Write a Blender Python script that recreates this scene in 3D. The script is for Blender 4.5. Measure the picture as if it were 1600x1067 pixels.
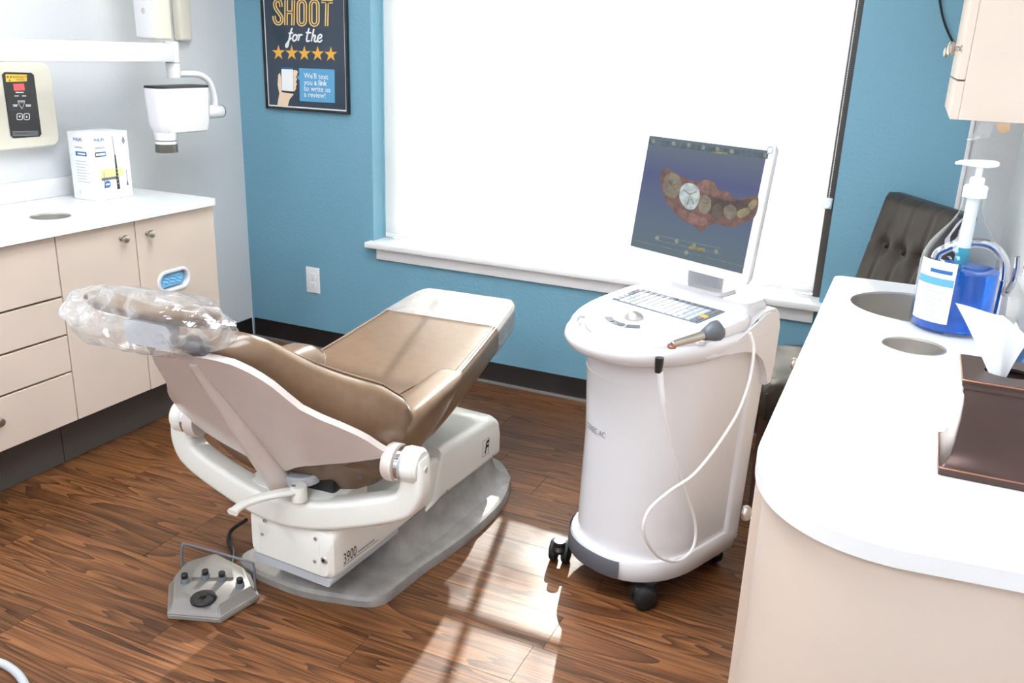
import bpy, bmesh, math, random
import numpy as np
from mathutils import Vector, Matrix
random.seed(7)
PI = math.pi
SC = bpy.context.scene
COL = SC.collection
for o in list(bpy.data.objects):
    bpy.data.objects.remove(o)

# ------------------------------------------------------------------ camera
F_PX, CAM = 1371.543, Vector((3.0326, -3.4924, 1.4916))
YAW, PITCH, ROLL = -0.4144, 0.3214, 0.0374
def cam_axes():
    cy, sy, cp, sp = math.cos(YAW), math.sin(YAW), math.cos(PITCH), math.sin(PITCH)
    fw = Vector((sy*cp, cy*cp, -sp)); rt = Vector((cy, -sy, 0)); up = rt.cross(fw)
    c, s = math.cos(ROLL), math.sin(ROLL)
    return c*rt+s*up, -s*rt+c*up, fw
RT, UP, FW = cam_axes()
cd = bpy.data.cameras.new('camera'); cam = bpy.data.objects.new('camera', cd); COL.objects.link(cam)
cd.sensor_width = 36.0; cd.lens = F_PX*36/1600; cd.clip_start = .05
m = Matrix((RT, UP, -FW)).transposed().to_4x4(); m.translation = CAM
cam.matrix_world = m
SC.camera = cam

# ------------------------------------------------------------------ world, sun, exposure
W = bpy.data.worlds.new('world'); SC.world = W; W.use_nodes = True
bg = W.node_tree.nodes['Background']; bg.inputs[0].default_value = (.93, .97, 1, 1); bg.inputs[1].default_value = 2.0
sl = bpy.data.lights.new('sun_offscreen', 'SUN'); sl.energy = 55; sl.angle = .012; sl.color = (1, .95, .87)
sun = bpy.data.objects.new('sun_offscreen', sl); COL.objects.link(sun)
sun.location = (1, 6, 6)
el = math.radians(28.5); sd = Vector((.25, -.97, 0)).normalized()*math.cos(el) + Vector((0, 0, -math.sin(el)))
sun.rotation_euler = sd.to_track_quat('-Z', 'Y').to_euler()
SC.view_settings.view_transform = 'Standard'; SC.view_settings.look = 'None'
SC.view_settings.gamma = 1; SC.view_settings.use_curve_mapping = False
SC.view_settings.exposure = 0.42
CEIL_POWER = 13.0

# ------------------------------------------------------------------ pixel to plane
def ray(x, y): return FW + RT*((x-800)/F_PX) - UP*((y-533.5)/F_PX)
def onx(x, y, X): d = ray(x, y); return CAM + d*((X-CAM.x)/d.x)
def ony(x, y, Y): d = ray(x, y); return CAM + d*((Y-CAM.y)/d.y)
def onz(x, y, Z): d = ray(x, y); return CAM + d*((Z-CAM.z)/d.z)
def onp(x, y, P, N): d = ray(x, y); return CAM + d*((P-CAM).dot(N)/d.dot(N))

# ------------------------------------------------------------------ materials
def lin(c): return tuple((v/255/12.92 if v/255 <= .04045 else ((v/255+.055)/1.055)**2.4) for v in c)
def rgba(c): return (*lin(c), 1)
class NT:
    def __init__(s, name):
        s.m = bpy.data.materials.new(name); s.m.use_nodes = True; s.t = s.m.node_tree
        s.b = s.t.nodes['Principled BSDF']; s.out = s.t.nodes['Material Output']
    def n(s, typ, **kw):
        nd = s.t.nodes.new(typ)
        for k, v in kw.items():
            if k in nd.inputs: nd.inputs[k].default_value = v
            else: setattr(nd, k, v)
        return nd
    def l(s, a, b): s.t.links.new(a, b)
def mat(name, c, rough=.5, metal=0, bump=0, bscale=60, var=0, spec=.5, coat=0, emit=0, sheen=0, bdist=.002):
    M = NT(name); b = M.b
    b.inputs['Base Color'].default_value = rgba(c); b.inputs['Roughness'].default_value = rough
    b.inputs['Metallic'].default_value = metal; b.inputs['Specular IOR Level'].default_value = spec
    b.inputs['Coat Weight'].default_value = coat; b.inputs['Coat Roughness'].default_value = .12
    if emit:
        b.inputs['Emission Color'].default_value = rgba(c); b.inputs['Emission Strength'].default_value = emit
    tc = M.n('ShaderNodeTexCoord')
    nz = M.n('ShaderNodeTexNoise', Scale=bscale, Detail=4.0)
    M.l(tc.outputs['Object'], nz.inputs['Vector'])
    if bump:
        bp = M.n('ShaderNodeBump', Strength=bump, Distance=bdist); M.l(nz.outputs[0], bp.inputs['Height']); M.l(bp.outputs[0], b.inputs['Normal'])
    if var:
        n2 = M.n('ShaderNodeTexNoise', Scale=bscale*.13, Detail=3.0); M.l(tc.outputs['Object'], n2.inputs['Vector'])
        r = M.n('ShaderNodeValToRGB'); r.color_ramp.elements[0].position = .3; r.color_ramp.elements[1].position = .7
        r.color_ramp.elements[0].color = rgba([v*(1-var) for v in c]); r.color_ramp.elements[1].color = rgba([min(255, v*(1+var*.5)) for v in c])
        M.l(n2.outputs[0], r.inputs[0]); M.l(r.outputs[0], b.inputs['Base Color'])
    return M.m
def wood_mat():
    M = NT('floor_wood'); b = M.b
    g = M.n('ShaderNodeNewGeometry'); oi = M.n('ShaderNodeObjectInfo')
    mul = M.n('ShaderNodeVectorMath', operation='SCALE'); mul.inputs['Scale'].default_value = 7.0
    cmb = M.n('ShaderNodeCombineXYZ'); M.l(oi.outputs['Random'], cmb.inputs[0]); M.l(oi.outputs['Random'], cmb.inputs[1]); M.l(oi.outputs['Random'], cmb.inputs[2])
    M.l(cmb.outputs[0], mul.inputs[0])
    add = M.n('ShaderNodeVectorMath', operation='ADD'); M.l(g.outputs['Position'], add.inputs[0]); M.l(mul.outputs[0], add.inputs[1])
    mp = M.n('ShaderNodeMapping'); mp.inputs['Scale'].default_value = (.62, 7.0, 1); M.l(add.outputs[0], mp.inputs['Vector'])
    big = M.n('ShaderNodeTexNoise', Scale=1.5, Detail=2.0, Distortion=.5); M.l(mp.outputs[0], big.inputs['Vector'])
    ring = M.n('ShaderNodeMath', operation='MULTIPLY'); ring.inputs[1].default_value = 11.0; M.l(big.outputs[0], ring.inputs[0])
    fr = M.n('ShaderNodeMath', operation='FRACT'); M.l(ring.outputs[0], fr.inputs[0])
    mp2 = M.n('ShaderNodeMapping'); mp2.inputs['Scale'].default_value = (2.2, 130, 1); M.l(add.outputs[0], mp2.inputs['Vector'])
    fine = M.n('ShaderNodeTexNoise', Scale=1.6, Detail=5.0, Roughness=.65); M.l(mp2.outputs[0], fine.inputs['Vector'])
    r1 = M.n('ShaderNodeValToRGB'); e = r1.color_ramp.elements
    e[0].position = 0; e[0].color = rgba((78, 46, 25)); e[1].position = 1; e[1].color = rgba((146, 96, 58))
    x = e.new(.28); x.color = rgba((112, 70, 40)); x = e.new(.62); x.color = rgba((134, 86, 50))
    M.l(fr.outputs[0], r1.inputs[0])
    r2 = M.n('ShaderNodeValToRGB'); e = r2.color_ramp.elements
    e[0].position = .36; e[0].color = (.42, .38, .35, 1); e[1].position = .6; e[1].color = (1.0, 1.0, 1.0, 1)
    M.l(fine.outputs[0], r2.inputs[0])
    mx = M.n('ShaderNodeMix', data_type='RGBA', blend_type='MULTIPLY'); mx.inputs[0].default_value = 1
    M.l(r1.outputs[0], mx.inputs[6]); M.l(r2.outputs[0], mx.inputs[7])
    tint = M.n('ShaderNodeMapRange'); tint.inputs[3].default_value = .72; tint.inputs[4].default_value = 1.15; M.l(oi.outputs['Random'], tint.inputs[0])
    mx2 = M.n('ShaderNodeVectorMath', operation='SCALE'); M.l(mx.outputs[2], mx2.inputs[0]); M.l(tint.outputs[0], mx2.inputs['Scale'])
    M.l(mx2.outputs[0], b.inputs['Base Color'])
    b.inputs['Roughness'].default_value = .38; b.inputs['Specular IOR Level'].default_value = .45
    bp = M.n('ShaderNodeBump', Strength=.25, Distance=.001); M.l(fine.outputs[0], bp.inputs['Height']); M.l(bp.outputs[0], b.inputs['Normal'])
    return M.m
def fres(M, f0=.04, f1=.75, pw=4.0, nrm=None):
    lw = M.n('ShaderNodeLayerWeight', Blend=.5)
    if nrm is not None: M.l(nrm, lw.inputs['Normal'])
    p = M.n('ShaderNodeMath', operation='POWER'); p.inputs[1].default_value = pw; M.l(lw.outputs['Facing'], p.inputs[0])
    r = M.n('ShaderNodeMapRange'); r.inputs[3].default_value = f0; r.inputs[4].default_value = f1; M.l(p.outputs[0], r.inputs[0])
    return r.outputs[0]
def film_mat(name, white=.25, rough=.08, lo=.35, hi=1.6, bump=.6):
    M = NT(name); M.t.nodes.remove(M.b)
    tr = M.n('ShaderNodeBsdfTransparent'); gl = M.n('ShaderNodeBsdfGlossy', Roughness=rough)
    df = M.n('ShaderNodeBsdfDiffuse'); df.inputs[0].default_value = (.9, .9, .9, 1)
    tl = M.n('ShaderNodeBsdfTranslucent'); tl.inputs[0].default_value = (.9, .9, .9, 1)
    dm = M.n('ShaderNodeMixShader'); M.l(df.outputs[0], dm.inputs[1]); M.l(tl.outputs[0], dm.inputs[2])
    tc = M.n('ShaderNodeTexCoord'); nz = M.n('ShaderNodeTexNoise', Scale=14.0, Detail=3.0, Distortion=1.2); M.l(tc.outputs['Object'], nz.inputs['Vector'])
    mr = M.n('ShaderNodeMapRange'); mr.inputs[1].default_value = .45; mr.inputs[2].default_value = .75; mr.inputs[3].default_value = white*lo; mr.inputs[4].default_value = white*hi
    M.l(nz.outputs[0], mr.inputs[0])
    m1 = M.n('ShaderNodeMixShader'); M.l(mr.outputs[0], m1.inputs[0]); M.l(tr.outputs[0], m1.inputs[1]); M.l(dm.outputs[0], m1.inputs[2])
    bp = M.n('ShaderNodeBump', Strength=bump, Distance=.01); M.l(nz.outputs[0], bp.inputs['Height'])
    M.l(bp.outputs[0], gl.inputs['Normal'])
    m2 = M.n('ShaderNodeMixShader'); M.l(fres(M, .07, .7, 3.0, bp.outputs[0]), m2.inputs[0]); M.l(m1.outputs[0], m2.inputs[1]); M.l(gl.outputs[0], m2.inputs[2])
    M.l(m2.outputs[0], M.out.inputs[0]); return M.m
def shade_mat():
    M = NT('shade_fabric'); M.t.nodes.remove(M.b)
    tr = M.n('ShaderNodeBsdfTransparent'); tl = M.n('ShaderNodeBsdfTranslucent'); tl.inputs[0].default_value = (.92, .92, .91, 1)
    df = M.n('ShaderNodeBsdfDiffuse'); df.inputs[0].default_value = (.88, .88, .87, 1)
    a = M.n('ShaderNodeMixShader'); a.inputs[0].default_value = .93; M.l(tl.outputs[0], a.inputs[1]); M.l(df.outputs[0], a.inputs[2])
    b = M.n('ShaderNodeMixShader'); b.inputs[0].default_value = .30; M.l(a.outputs[0], b.inputs[1]); M.l(tr.outputs[0], b.inputs[2])
    M.l(b.outputs[0], M.out.inputs[0]); return M.m
def glass_mat(name, c, rough=.02, ior=1.45, thin=True, mixw=.12):
    M = NT(name)
    if thin:
        M.t.nodes.remove(M.b)
        tr = M.n('ShaderNodeBsdfTransparent'); tr.inputs[0].default_value = rgba(c)
        gl = M.n('ShaderNodeBsdfGlossy', Roughness=rough); a = M.n('ShaderNodeMixShader'); M.l(fres(M), a.inputs[0]); M.l(tr.outputs[0], a.inputs[1]); M.l(gl.outputs[0], a.inputs[2])
        M.l(a.outputs[0], M.out.inputs[0])
    else:
        b = M.b; b.inputs['Base Color'].default_value = rgba(c); b.inputs['Roughness'].default_value = rough
        b.inputs['IOR'].default_value = ior; b.inputs['Transmission Weight'].default_value = 1-mixw
    return M.m
M_ = {}
def setup_mats():
    D = M_
    D['blue'] = mat('blue_wall_paint', (116, 164, 185), .55, bump=.5, bscale=75, bdist=.004)
    D['grey'] = mat('pale_grey_wall_paint', (222, 223, 224), .6, bump=.3, bscale=75, bdist=.004)
    D['ceil'] = mat('ceiling_white', (238, 238, 236), .9, bump=.1)
    D['wood'] = wood_mat()
    D['base'] = mat('black_vinyl_baseboard', (38, 33, 32), .35, var=.2)
    D['base2'] = mat('grey_vinyl_toe', (120, 116, 114), .4)
    D['trim'] = mat('white_trim_paint', (240, 238, 238), .4)
    D['bronze'] = mat('dark_bronze', (74, 66, 62), .45)
    D['shade'] = shade_mat()
    D['glass'] = glass_mat('window_glass', (250, 252, 252))
    D['lam'] = mat('beige_laminate', (216, 198, 183), .45, var=.03, bscale=15)
    D['gap'] = mat('subfloor_board', (120, 92, 68), .8)
    D['toe'] = mat('dark_grey_kick', (84, 78, 74), .55)
    D['solid'] = mat('white_solid_surface', (232, 231, 231), .3)
    D['steel'] = mat('brushed_steel', (205, 200, 194), .38, .85)
    D['nickel'] = mat('satin_nickel', (190, 182, 172), .3, 1)
    D['chrome'] = mat('chrome', (225, 225, 228), .08, 1)
    D['leather'] = mat('tan_leather', (118, 92, 69), .30, bump=.12, bscale=260, var=.05, coat=.15, bdist=.001)
    D['seam'] = mat('leather_seam', (112, 86, 64), .6)
    D['shell'] = mat('beige_white_shell', (226, 215, 208), .28, coat=.2, var=.02)
    D['ivory'] = mat('ivory_plastic', (238, 236, 228), .3, coat=.2)
    D['plate'] = mat('grey_cast_plate', (150, 145, 141), .42, bump=.15, bscale=120, var=.12)
    D['pedal'] = mat('taupe_grey_plastic', (140, 134, 129), .4, bump=.1, bscale=150)
    D['black'] = mat('black_plastic', (28, 28, 29), .35)
    D['rubber'] = mat('black_rubber', (22, 22, 23), .6)
    D['dgrey'] = mat('dark_grey_plastic', (96, 99, 106), .35)
    D['mgrey'] = mat('mid_grey_plastic', (118, 121, 128), .6, spec=.15)
    D['lgrey'] = mat('light_grey_plastic', (186, 189, 194), .4)
    D['white'] = mat('glossy_white_plastic', (228, 226, 228), .25, coat=.3)
    D['keys'] = mat('key_grey', (182, 184, 188), .7, spec=.1); D['kbase'] = mat('keyboard_base', (112, 115, 122), .7, spec=.1)
    D['cream'] = mat('cream_enamel', (226, 220, 203), .4)
    D['ink'] = mat('ink_navy', (44, 58, 76), .3, coat=.6)
    D['gold'] = mat('ink_gold', (240, 178, 72), .4)
    D['goldl'] = mat('ink_pale_gold', (240, 200, 120), .4)
    D['inkw'] = mat('ink_white', (246, 246, 246), .4)
    D['inkb'] = mat('ink_sky_blue', (96, 164, 208), .4)
    D['inkk'] = mat('ink_black', (30, 32, 38), .4)
    D['inkg'] = mat('ink_grey', (150, 154, 160), .4)
    D['inkblue'] = mat('ink_blue', (40, 100, 160), .4)
    D['skin'] = mat('ink_skin', (244, 214, 184), .4)
    D['yellow'] = mat('ink_yellow', (246, 206, 70), .4)
    D['lime'] = mat('ink_lime', (226, 232, 150), .4)
    D['maroon'] = mat('ink_maroon', (110, 40, 50), .4)
    D['led'] = mat('red_display', (196, 70, 78), .3, emit=.4)
    D['frame'] = mat('black_frame', (18, 18, 19), .2, coat=.5)
    D['card'] = mat('white_card', (243, 244, 246), .35)
    D['bag'] = film_mat('clear_plastic_bag', white=.30, lo=.25, hi=2.2)
    D['film'] = film_mat('clear_plastic_film', white=.58, rough=.15, lo=.9, hi=1.15, bump=.12)
    D['dleather'] = mat('dark_brown_leather', (60, 52, 47), .36, bump=.15, bscale=160, var=.1, bdist=.001, spec=.12)
    D['dwood'] = mat('dark_brown_wood', (58, 36, 28), .35, var=.15)
    D['jug'] = glass_mat('clear_jug_plastic', (244, 248, 250), ior=1.35)
    D['liquid'] = glass_mat('blue_liquid', (20, 120, 235), rough=.0, ior=1.33, thin=False, mixw=.35)
    D['teal'] = mat('teal_plastic', (60, 160, 180), .4)
    D['pump'] = mat('white_pump_plastic', (246, 246, 246), .3)
    D['orb'] = mat('oil_rubbed_bronze', (84, 66, 62), .32, .75, var=.1, bscale=40)
    D['copper'] = mat('worn_copper_edge', (170, 120, 96), .35, .8)
    D['tissue'] = mat('white_tissue', (248, 248, 248), .9)
    D['glove'] = mat('blue_nitrile', (120, 186, 232), .45)
    D['tape'] = mat('brown_tape', (196, 160, 122), .5)
    D['lampg'] = mat('lamp_diffuser', (240, 248, 255), .5, emit=CEIL_POWER)
    D['scr'] = screen_mat()
    D['leaf'] = mat('green_leaf', (110, 140, 70), .6)
    D['bark'] = mat('tree_bark', (92, 74, 60), .9)
    D['lawn'] = mat('dry_lawn', (196, 196, 178), .9, var=.1)
def screen_mat():
    M = NT('screen_glow'); b = M.b
    tc = M.n('ShaderNodeTexCoord'); sx = M.n('ShaderNodeSeparateXYZ'); M.l(tc.outputs['Generated'], sx.inputs[0])
    r = M.n('ShaderNodeValToRGB'); e = r.color_ramp.elements
    e[0].position = 0; e[0].color = rgba((96, 112, 122)); e[1].position = 1; e[1].color = rgba((100, 112, 120))
    x = e.new(.25); x.color = rgba((92, 108, 128)); x = e.new(.68); x.color = rgba((82, 88, 130)); x = e.new(.88); x.color = rgba((96, 106, 128))
    M.l(sx.outputs[1], r.inputs[0]); b.inputs['Base Color'].default_value = (.015, .015, .015, 1); b.inputs['Roughness'].default_value = .5; b.inputs['Specular IOR Level'].default_value = .15
    M.l(r.outputs[0], b.inputs['Emission Color']); b.inputs['Emission Strength'].default_value = .68
    return M.m
setup_mats()
def emat(name, c, s=.8):
    M = NT(name); M.b.inputs['Base Color'].default_value = (.02, .02, .02, 1); M.b.inputs['Roughness'].default_value = .5; M.b.inputs['Specular IOR Level'].default_value = .15
    M.b.inputs['Emission Color'].default_value = rgba(c); M.b.inputs['Emission Strength'].default_value = s*.85
    tc = M.n('ShaderNodeTexCoord'); nz = M.n('ShaderNodeTexNoise', Scale=55.0, Detail=4.0); M.l(tc.outputs['Object'], nz.inputs['Vector'])
    r = M.n('ShaderNodeValToRGB'); r.color_ramp.elements[0].position = .3; r.color_ramp.elements[1].position = .7
    r.color_ramp.elements[0].color = rgba([v*.8 for v in c]); r.color_ramp.elements[1].color = rgba([min(255, v*1.12) for v in c])
    M.l(nz.outputs[0], r.inputs[0]); M.l(r.outputs[0], M.b.inputs['Emission Color']); return M.m

# ------------------------------------------------------------------ mesh helpers
def nb(): return bmesh.new()
def obj(name, bm, m, parent=None, smooth=True, mw=None, ang=35):
    me = bpy.data.meshes.new(name)
    bmesh.ops.recalc_face_normals(bm, faces=bm.faces[:])
    bm.to_mesh(me); bm.free()
    me.materials.append(M_[m] if isinstance(m, str) else m)
    if smooth:
        me.polygons.foreach_set('use_smooth', [True]*len(me.polygons))
        try: me.set_sharp_from_angle(angle=math.radians(ang))
        except Exception: pass
    o = bpy.data.objects.new(name, me); COL.objects.link(o)
    if mw is not None: o.matrix_world = mw
    if parent is not None:
        o.parent = parent
        if mw is not None: o.matrix_basis = mw
    return o
def tag(o, label=None, cat=None, group=None, kind=None):
    if label: o['label'] = label
    if cat: o['category'] = cat
    if group: o['group'] = group
    if kind: o['kind'] = kind
    return o
def thing(name, label, cat, loc=(0, 0, 0), rz=0, group=None):
    o = bpy.data.objects.new(name, None); COL.objects.link(o); o.empty_display_size = .05
    o.location = loc; o.rotation_euler = (0, 0, rz); return tag(o, label, cat, group)
def inv(o):
    return (Matrix.Translation(o.location) @ o.rotation_euler.to_matrix().to_4x4()).inverted()
def copy_tree(o, parent=None):
    c = o.copy(); COL.objects.link(c); c.parent = parent
    for ch in list(o.children): copy_tree(ch, c)
    return c
def box(bm, x0, x1, y0, y1, z0, z1, bev=0, seg=2):
    r = bmesh.ops.create_cube(bm, size=1)['verts']
    bmesh.ops.scale(bm, vec=(x1-x0, y1-y0, z1-z0), verts=r)
    bmesh.ops.translate(bm, vec=((x0+x1)/2, (y0+y1)/2, (z0+z1)/2), verts=r)
    if bev:
        es = list({e for v in r for e in v.link_edges})
        bmesh.ops.bevel(bm, geom=es, offset=bev, segments=seg, profile=.5, affect='EDGES')
    return bm
def bx(x0, x1, y0, y1, z0, z1, bev=0, seg=2): return box(nb(), x0, x1, y0, y1, z0, z1, bev, seg)
def loft(bm, rings, cap=True, close=True):
    R = [[bm.verts.new(p) for p in r] for r in rings]
    n = len(R[0])
    for a, b in zip(R, R[1:]):
        for i in range(n if close else n-1):
            j = (i+1) % n; bm.faces.new((a[i], a[j], b[j], b[i]))
    if cap and close:
        bm.faces.new(R[0][::-1]); bm.faces.new(R[-1])
    return bm
def rrect(hw, hh, r, n=4, sub=1, cx=0, cy=0):
    r = min(r, hw*.999, hh*.999); P = []
    for k, (sx, sy) in enumerate(((1, 1), (-1, 1), (-1, -1), (1, -1))):
        for i in range(n+1):
            a = k*PI/2 + i*PI/2/n
            P.append((cx+sx*(hw-r)+r*math.cos(a), cy+sy*(hh-r)+r*math.sin(a)))
    if sub > 1:
        Q = []
        for i, p in enumerate(P):
            q = P[(i+1) % len(P)]; Q.append(p)
            if i % (n+1) == n:
                for t in range(1, sub): Q.append((p[0]+(q[0]-p[0])*t/sub, p[1]+(q[1]-p[1])*t/sub))
        P = Q
    return P
def prism(bm, pts, f0, f1):
    """pts 2D polygon; f0/f1 map (a,b)->3D for the two faces"""
    return loft(bm, [[f0(a, b) for a, b in pts], [f1(a, b) for a, b in pts]])
def slab(bm, pts, z0, z1, bev=0, seg=3):
    prism(bm, pts, lambda a, b: (a, b, z0), lambda a, b: (a, b, z1))
    if bev:
        es = [e for e in bm.edges if abs(e.verts[0].co.z-z1) < 1e-6 and abs(e.verts[1].co.z-z1) < 1e-6]
        bmesh.ops.bevel(bm, geom=es, offset=bev, segments=seg, profile=.5, affect='EDGES')
    return bm
def holed(bm, outer, holes, z0, z1):
    es = []; loops = []
    for lp in [outer]+holes:
        vs = [bm.verts.new((a, b, z1)) for a, b in lp]; loops.append(vs)
        es += [bm.edges.new((vs[i], vs[(i+1) % len(vs)])) for i in range(len(vs))]
    f = bmesh.ops.triangle_fill(bm, use_beauty=True, use_dissolve=False, edges=es)
    fs = [g for g in f['geom'] if isinstance(g, bmesh.types.BMFace)]
    low = {v: bm.verts.new((v.co.x, v.co.y, z0)) for lp in loops for v in lp}
    for g in fs: bm.faces.new([low[v] for v in g.verts][::-1])
    for lp in loops:
        for i in range(len(lp)):
            a, b = lp[i], lp[(i+1) % len(lp)]; bm.faces.new((a, b, low[b], low[a]))
    return bm
def circ(cx, cy, r, n=40): return [(cx+r*math.cos(2*PI*i/n), cy+r*math.sin(2*PI*i/n)) for i in range(n)]
def lathe(bm, prof, n=24, c=(0, 0, 0), ax='z', a0=0):
    R = []
    for r, h in prof:
        ring = []
        for i in range(n):
            a = a0+2*PI*i/n; x, y = max(r, 1e-5)*math.cos(a), max(r, 1e-5)*math.sin(a)
            p = {'z': (x, y, h), 'x': (h, x, y), 'y': (x, h, y)}[ax]
            ring.append((c[0]+p[0], c[1]+p[1], c[2]+p[2]))
        R.append(ring)
    return loft(bm, R)
def cr(pts, k=8, closed=False):
    P = [Vector(p) for p in pts]; out = []; n = len(P)
    for i in range(n if closed else n-1):
        if closed: a, b, c, d = P[i-1], P[i], P[(i+1) % n], P[(i+2) % n]
        else: a, b, c, d = P[max(i-1, 0)], P[i], P[i+1], P[min(i+2, n-1)]
        for j in range(k):
            t = j/k; out.append(.5*((2*b)+(c-a)*t+(2*a-5*b+4*c-d)*t*t+(3*b-a-3*c+d)*t**3))
    if not closed: out.append(P[-1])
    return out
def frames(P):
    T = [(P[min(i+1, len(P)-1)]-P[max(i-1, 0)]).normalized() for i in range(len(P))]
    n = T[0].orthogonal().normalized(); N = []
    for t in T:
        n = (n-t*n.dot(t)).normalized(); N.append(n.copy())
    return T, N
def tube(bm, pts, r, n=10, k=6):
    P = cr(pts, k) if k > 1 else [Vector(p) for p in pts]
    T, N = frames(P); L = len(P)
    rr = r if callable(r) else (lambda t: r)
    return loft(bm, [[P[i]+(N[i]*math.cos(2*PI*j/n)+T[i].cross(N[i])*math.sin(2*PI*j/n))*rr(i/(L-1)) for j in range(n)] for i in range(L)])
def sweep(bm, pts, prof, upv, k=8):
    """sweep 2D profile(t)->list (a,b) along a spline; a along side, b along up vector"""
    P = cr(pts, k) if k > 1 else [Vector(p) for p in pts]; L = len(P); R = []
    for i, p in enumerate(P):
        t = (P[min(i+1, L-1)]-P[max(i-1, 0)]).normalized()
        s = t.cross(upv).normalized(); u = s.cross(t).normalized()
        R.append([p+s*a+u*b for a, b in prof(i/(L-1))])
    return loft(bm, R)
def ribbon(bm, P2, w, f, closed=False):
    P = [Vector(p) for p in P2]; L = len(P); prev = None; first = None
    for i in range(L):
        if closed: t = (P[(i+1) % L]-P[i-1]).normalized()
        else: t = (P[min(i+1, L-1)]-P[max(i-1, 0)]).normalized()
        n = Vector((-t.y, t.x))*w/2
        cur = (bm.verts.new(f(*(P[i]+n))), bm.verts.new(f(*(P[i]-n))))
        if prev: bm.faces.new((prev[0], prev[1], cur[1], cur[0]))
        else: first = cur
        prev = cur
    if closed: bm.faces.new((prev[0], prev[1], first[1], first[0]))
    return bm
def flat(bm, P2, f):
    bm.faces.new([bm.verts.new(f(a, b)) for a, b in P2]); return bm
def text(name, s, h, m, parent, O, X, Y, align='LEFT', sx=1, shear=0, bold=0, off=.0008):
    """lettering with cap height h on the plane O + X,Y (unit vectors)"""
    cu = bpy.data.curves.new(name, 'FONT'); cu.body = s; cu.size = 1; cu.align_x = align; cu.offset = bold; cu.shear = shear; cu.resolution_u = 3
    t = bpy.data.objects.new(name, cu); COL.objects.link(t)
    bpy.context.view_layer.update()
    me = bpy.data.meshes.new_from_object(t.evaluated_get(bpy.context.evaluated_depsgraph_get()))
    bpy.data.objects.remove(t)
    X, Y = Vector(X), Vector(Y); Z = X.cross(Y).normalized(); k = h/.69; O = Vector(O)
    for v in me.vertices: v.co = O + X*(v.co.x*k*sx) + Y*(v.co.y*k) + Z*off
    if parent is not None: me.transform(inv(parent) if parent.parent is None else inv(parent.parent))
    me.name = name; me.materials.clear(); me.materials.append(M_[m] if isinstance(m, str) else m)
    o = bpy.data.objects.new(name, me); COL.objects.link(o); o.parent = parent
    return o
def smin(t): return t*t*(3-2*t)
def interp(tab, x):
    if x <= tab[0][0]: return tab[0][1]
    for (a, p), (b, q) in zip(tab, tab[1:]):
        if x <= b: return p+(q-p)*(x-a)/(b-a)
    return tab[-1][1]

# ================================================================== SETTING
RX = 3.36            # right wall
YF = -5.2            # wall behind the camera
ZC = 2.6
WX0, WX1, WZ0, WZ1 = .757, 2.79, .60, 2.15
fl = tag(obj('floor', bx(-.1, RX+.1, YF, .2, -.06, -.004), 'gap'), kind='structure')
PW, PL = .152, 1.22
row = 0; y = -.004
while y > YF:
    x = -random.random()*PL
    while x < RX:
        x0, x1 = max(x, 0), min(x+PL, RX)
        if x1-x0 > .03:
            bm = bx(x0+.0006, x1-.0006, max(y-PW, YF)+.0006, y-.0006, -.004, 0)
            obj('plank', bm, 'wood', fl, smooth=False)
        x += PL
    y -= PW; row += 1
tag(obj('wall_left', bx(-.1, 0, YF, .2, 0, ZC), 'grey', smooth=False), kind='structure')
tag(obj('wall_right', bx(RX, RX+.1, YF, .2, 0, ZC), 'grey', smooth=False), kind='structure')
tag(obj('wall_front', bx(-.1, RX+.1, YF-.1, YF, 0, ZC), 'grey', smooth=False), kind='structure')
tag(obj('ceiling', bx(-.1, RX+.1, YF-.1, .2, ZC, ZC+.1), 'ceil', smooth=False), kind='structure')
bm = nb(); BX1 = 3.2
box(bm, 0, WX0, 0, .2, 0, ZC); box(bm, WX1, BX1, 0, .2, 0, ZC); box(bm, WX0, WX1, 0, .2, 0, WZ0-.012); box(bm, WX0, WX1, 0, .2, WZ1, ZC)
tag(obj('wall_back', bm, 'blue', smooth=False), kind='structure')
tag(obj('wall_corner', bx(BX1, RX, 0, .2, 0, ZC), 'grey', smooth=False), kind='structure')
tag(obj('trim_1', bx(BX1-.006, BX1+.008, -.008, -.0005, .1, ZC-.01, .003), 'trim'), kind='structure')
# baseboards with cove toe
def baseboard(name, p0, p1, nrm):
    p0, p1, nrm = Vector(p0), Vector(p1), Vector(nrm)
    prof = [(0, .104), (.004, .103), (.005, .02), (.008, .012), (0, .012)]
    b = obj(name, loft(nb(), [[p+nrm*a+Vector((0, 0, h)) for a, h in prof] for p in (p0, p1)]), 'base')
    tag(b, kind='structure')
    prof = [(0, .013), (.0085, .013), (.013, .003), (.013, .0005), (0, .0005)]
    obj('toe_strip', loft(nb(), [[p+nrm*a+Vector((0, 0, h)) for a, h in prof] for p in (p0, p1)]), 'base2', b)
baseboard('baseboard_back', (.014, -.0005, 0), (3.34, -.0005, 0), (0, -1, 0))
baseboard('baseboard_left', (.0005, -.014, 0), (.0005, -.755, 0), (1, 0, 0))
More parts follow.
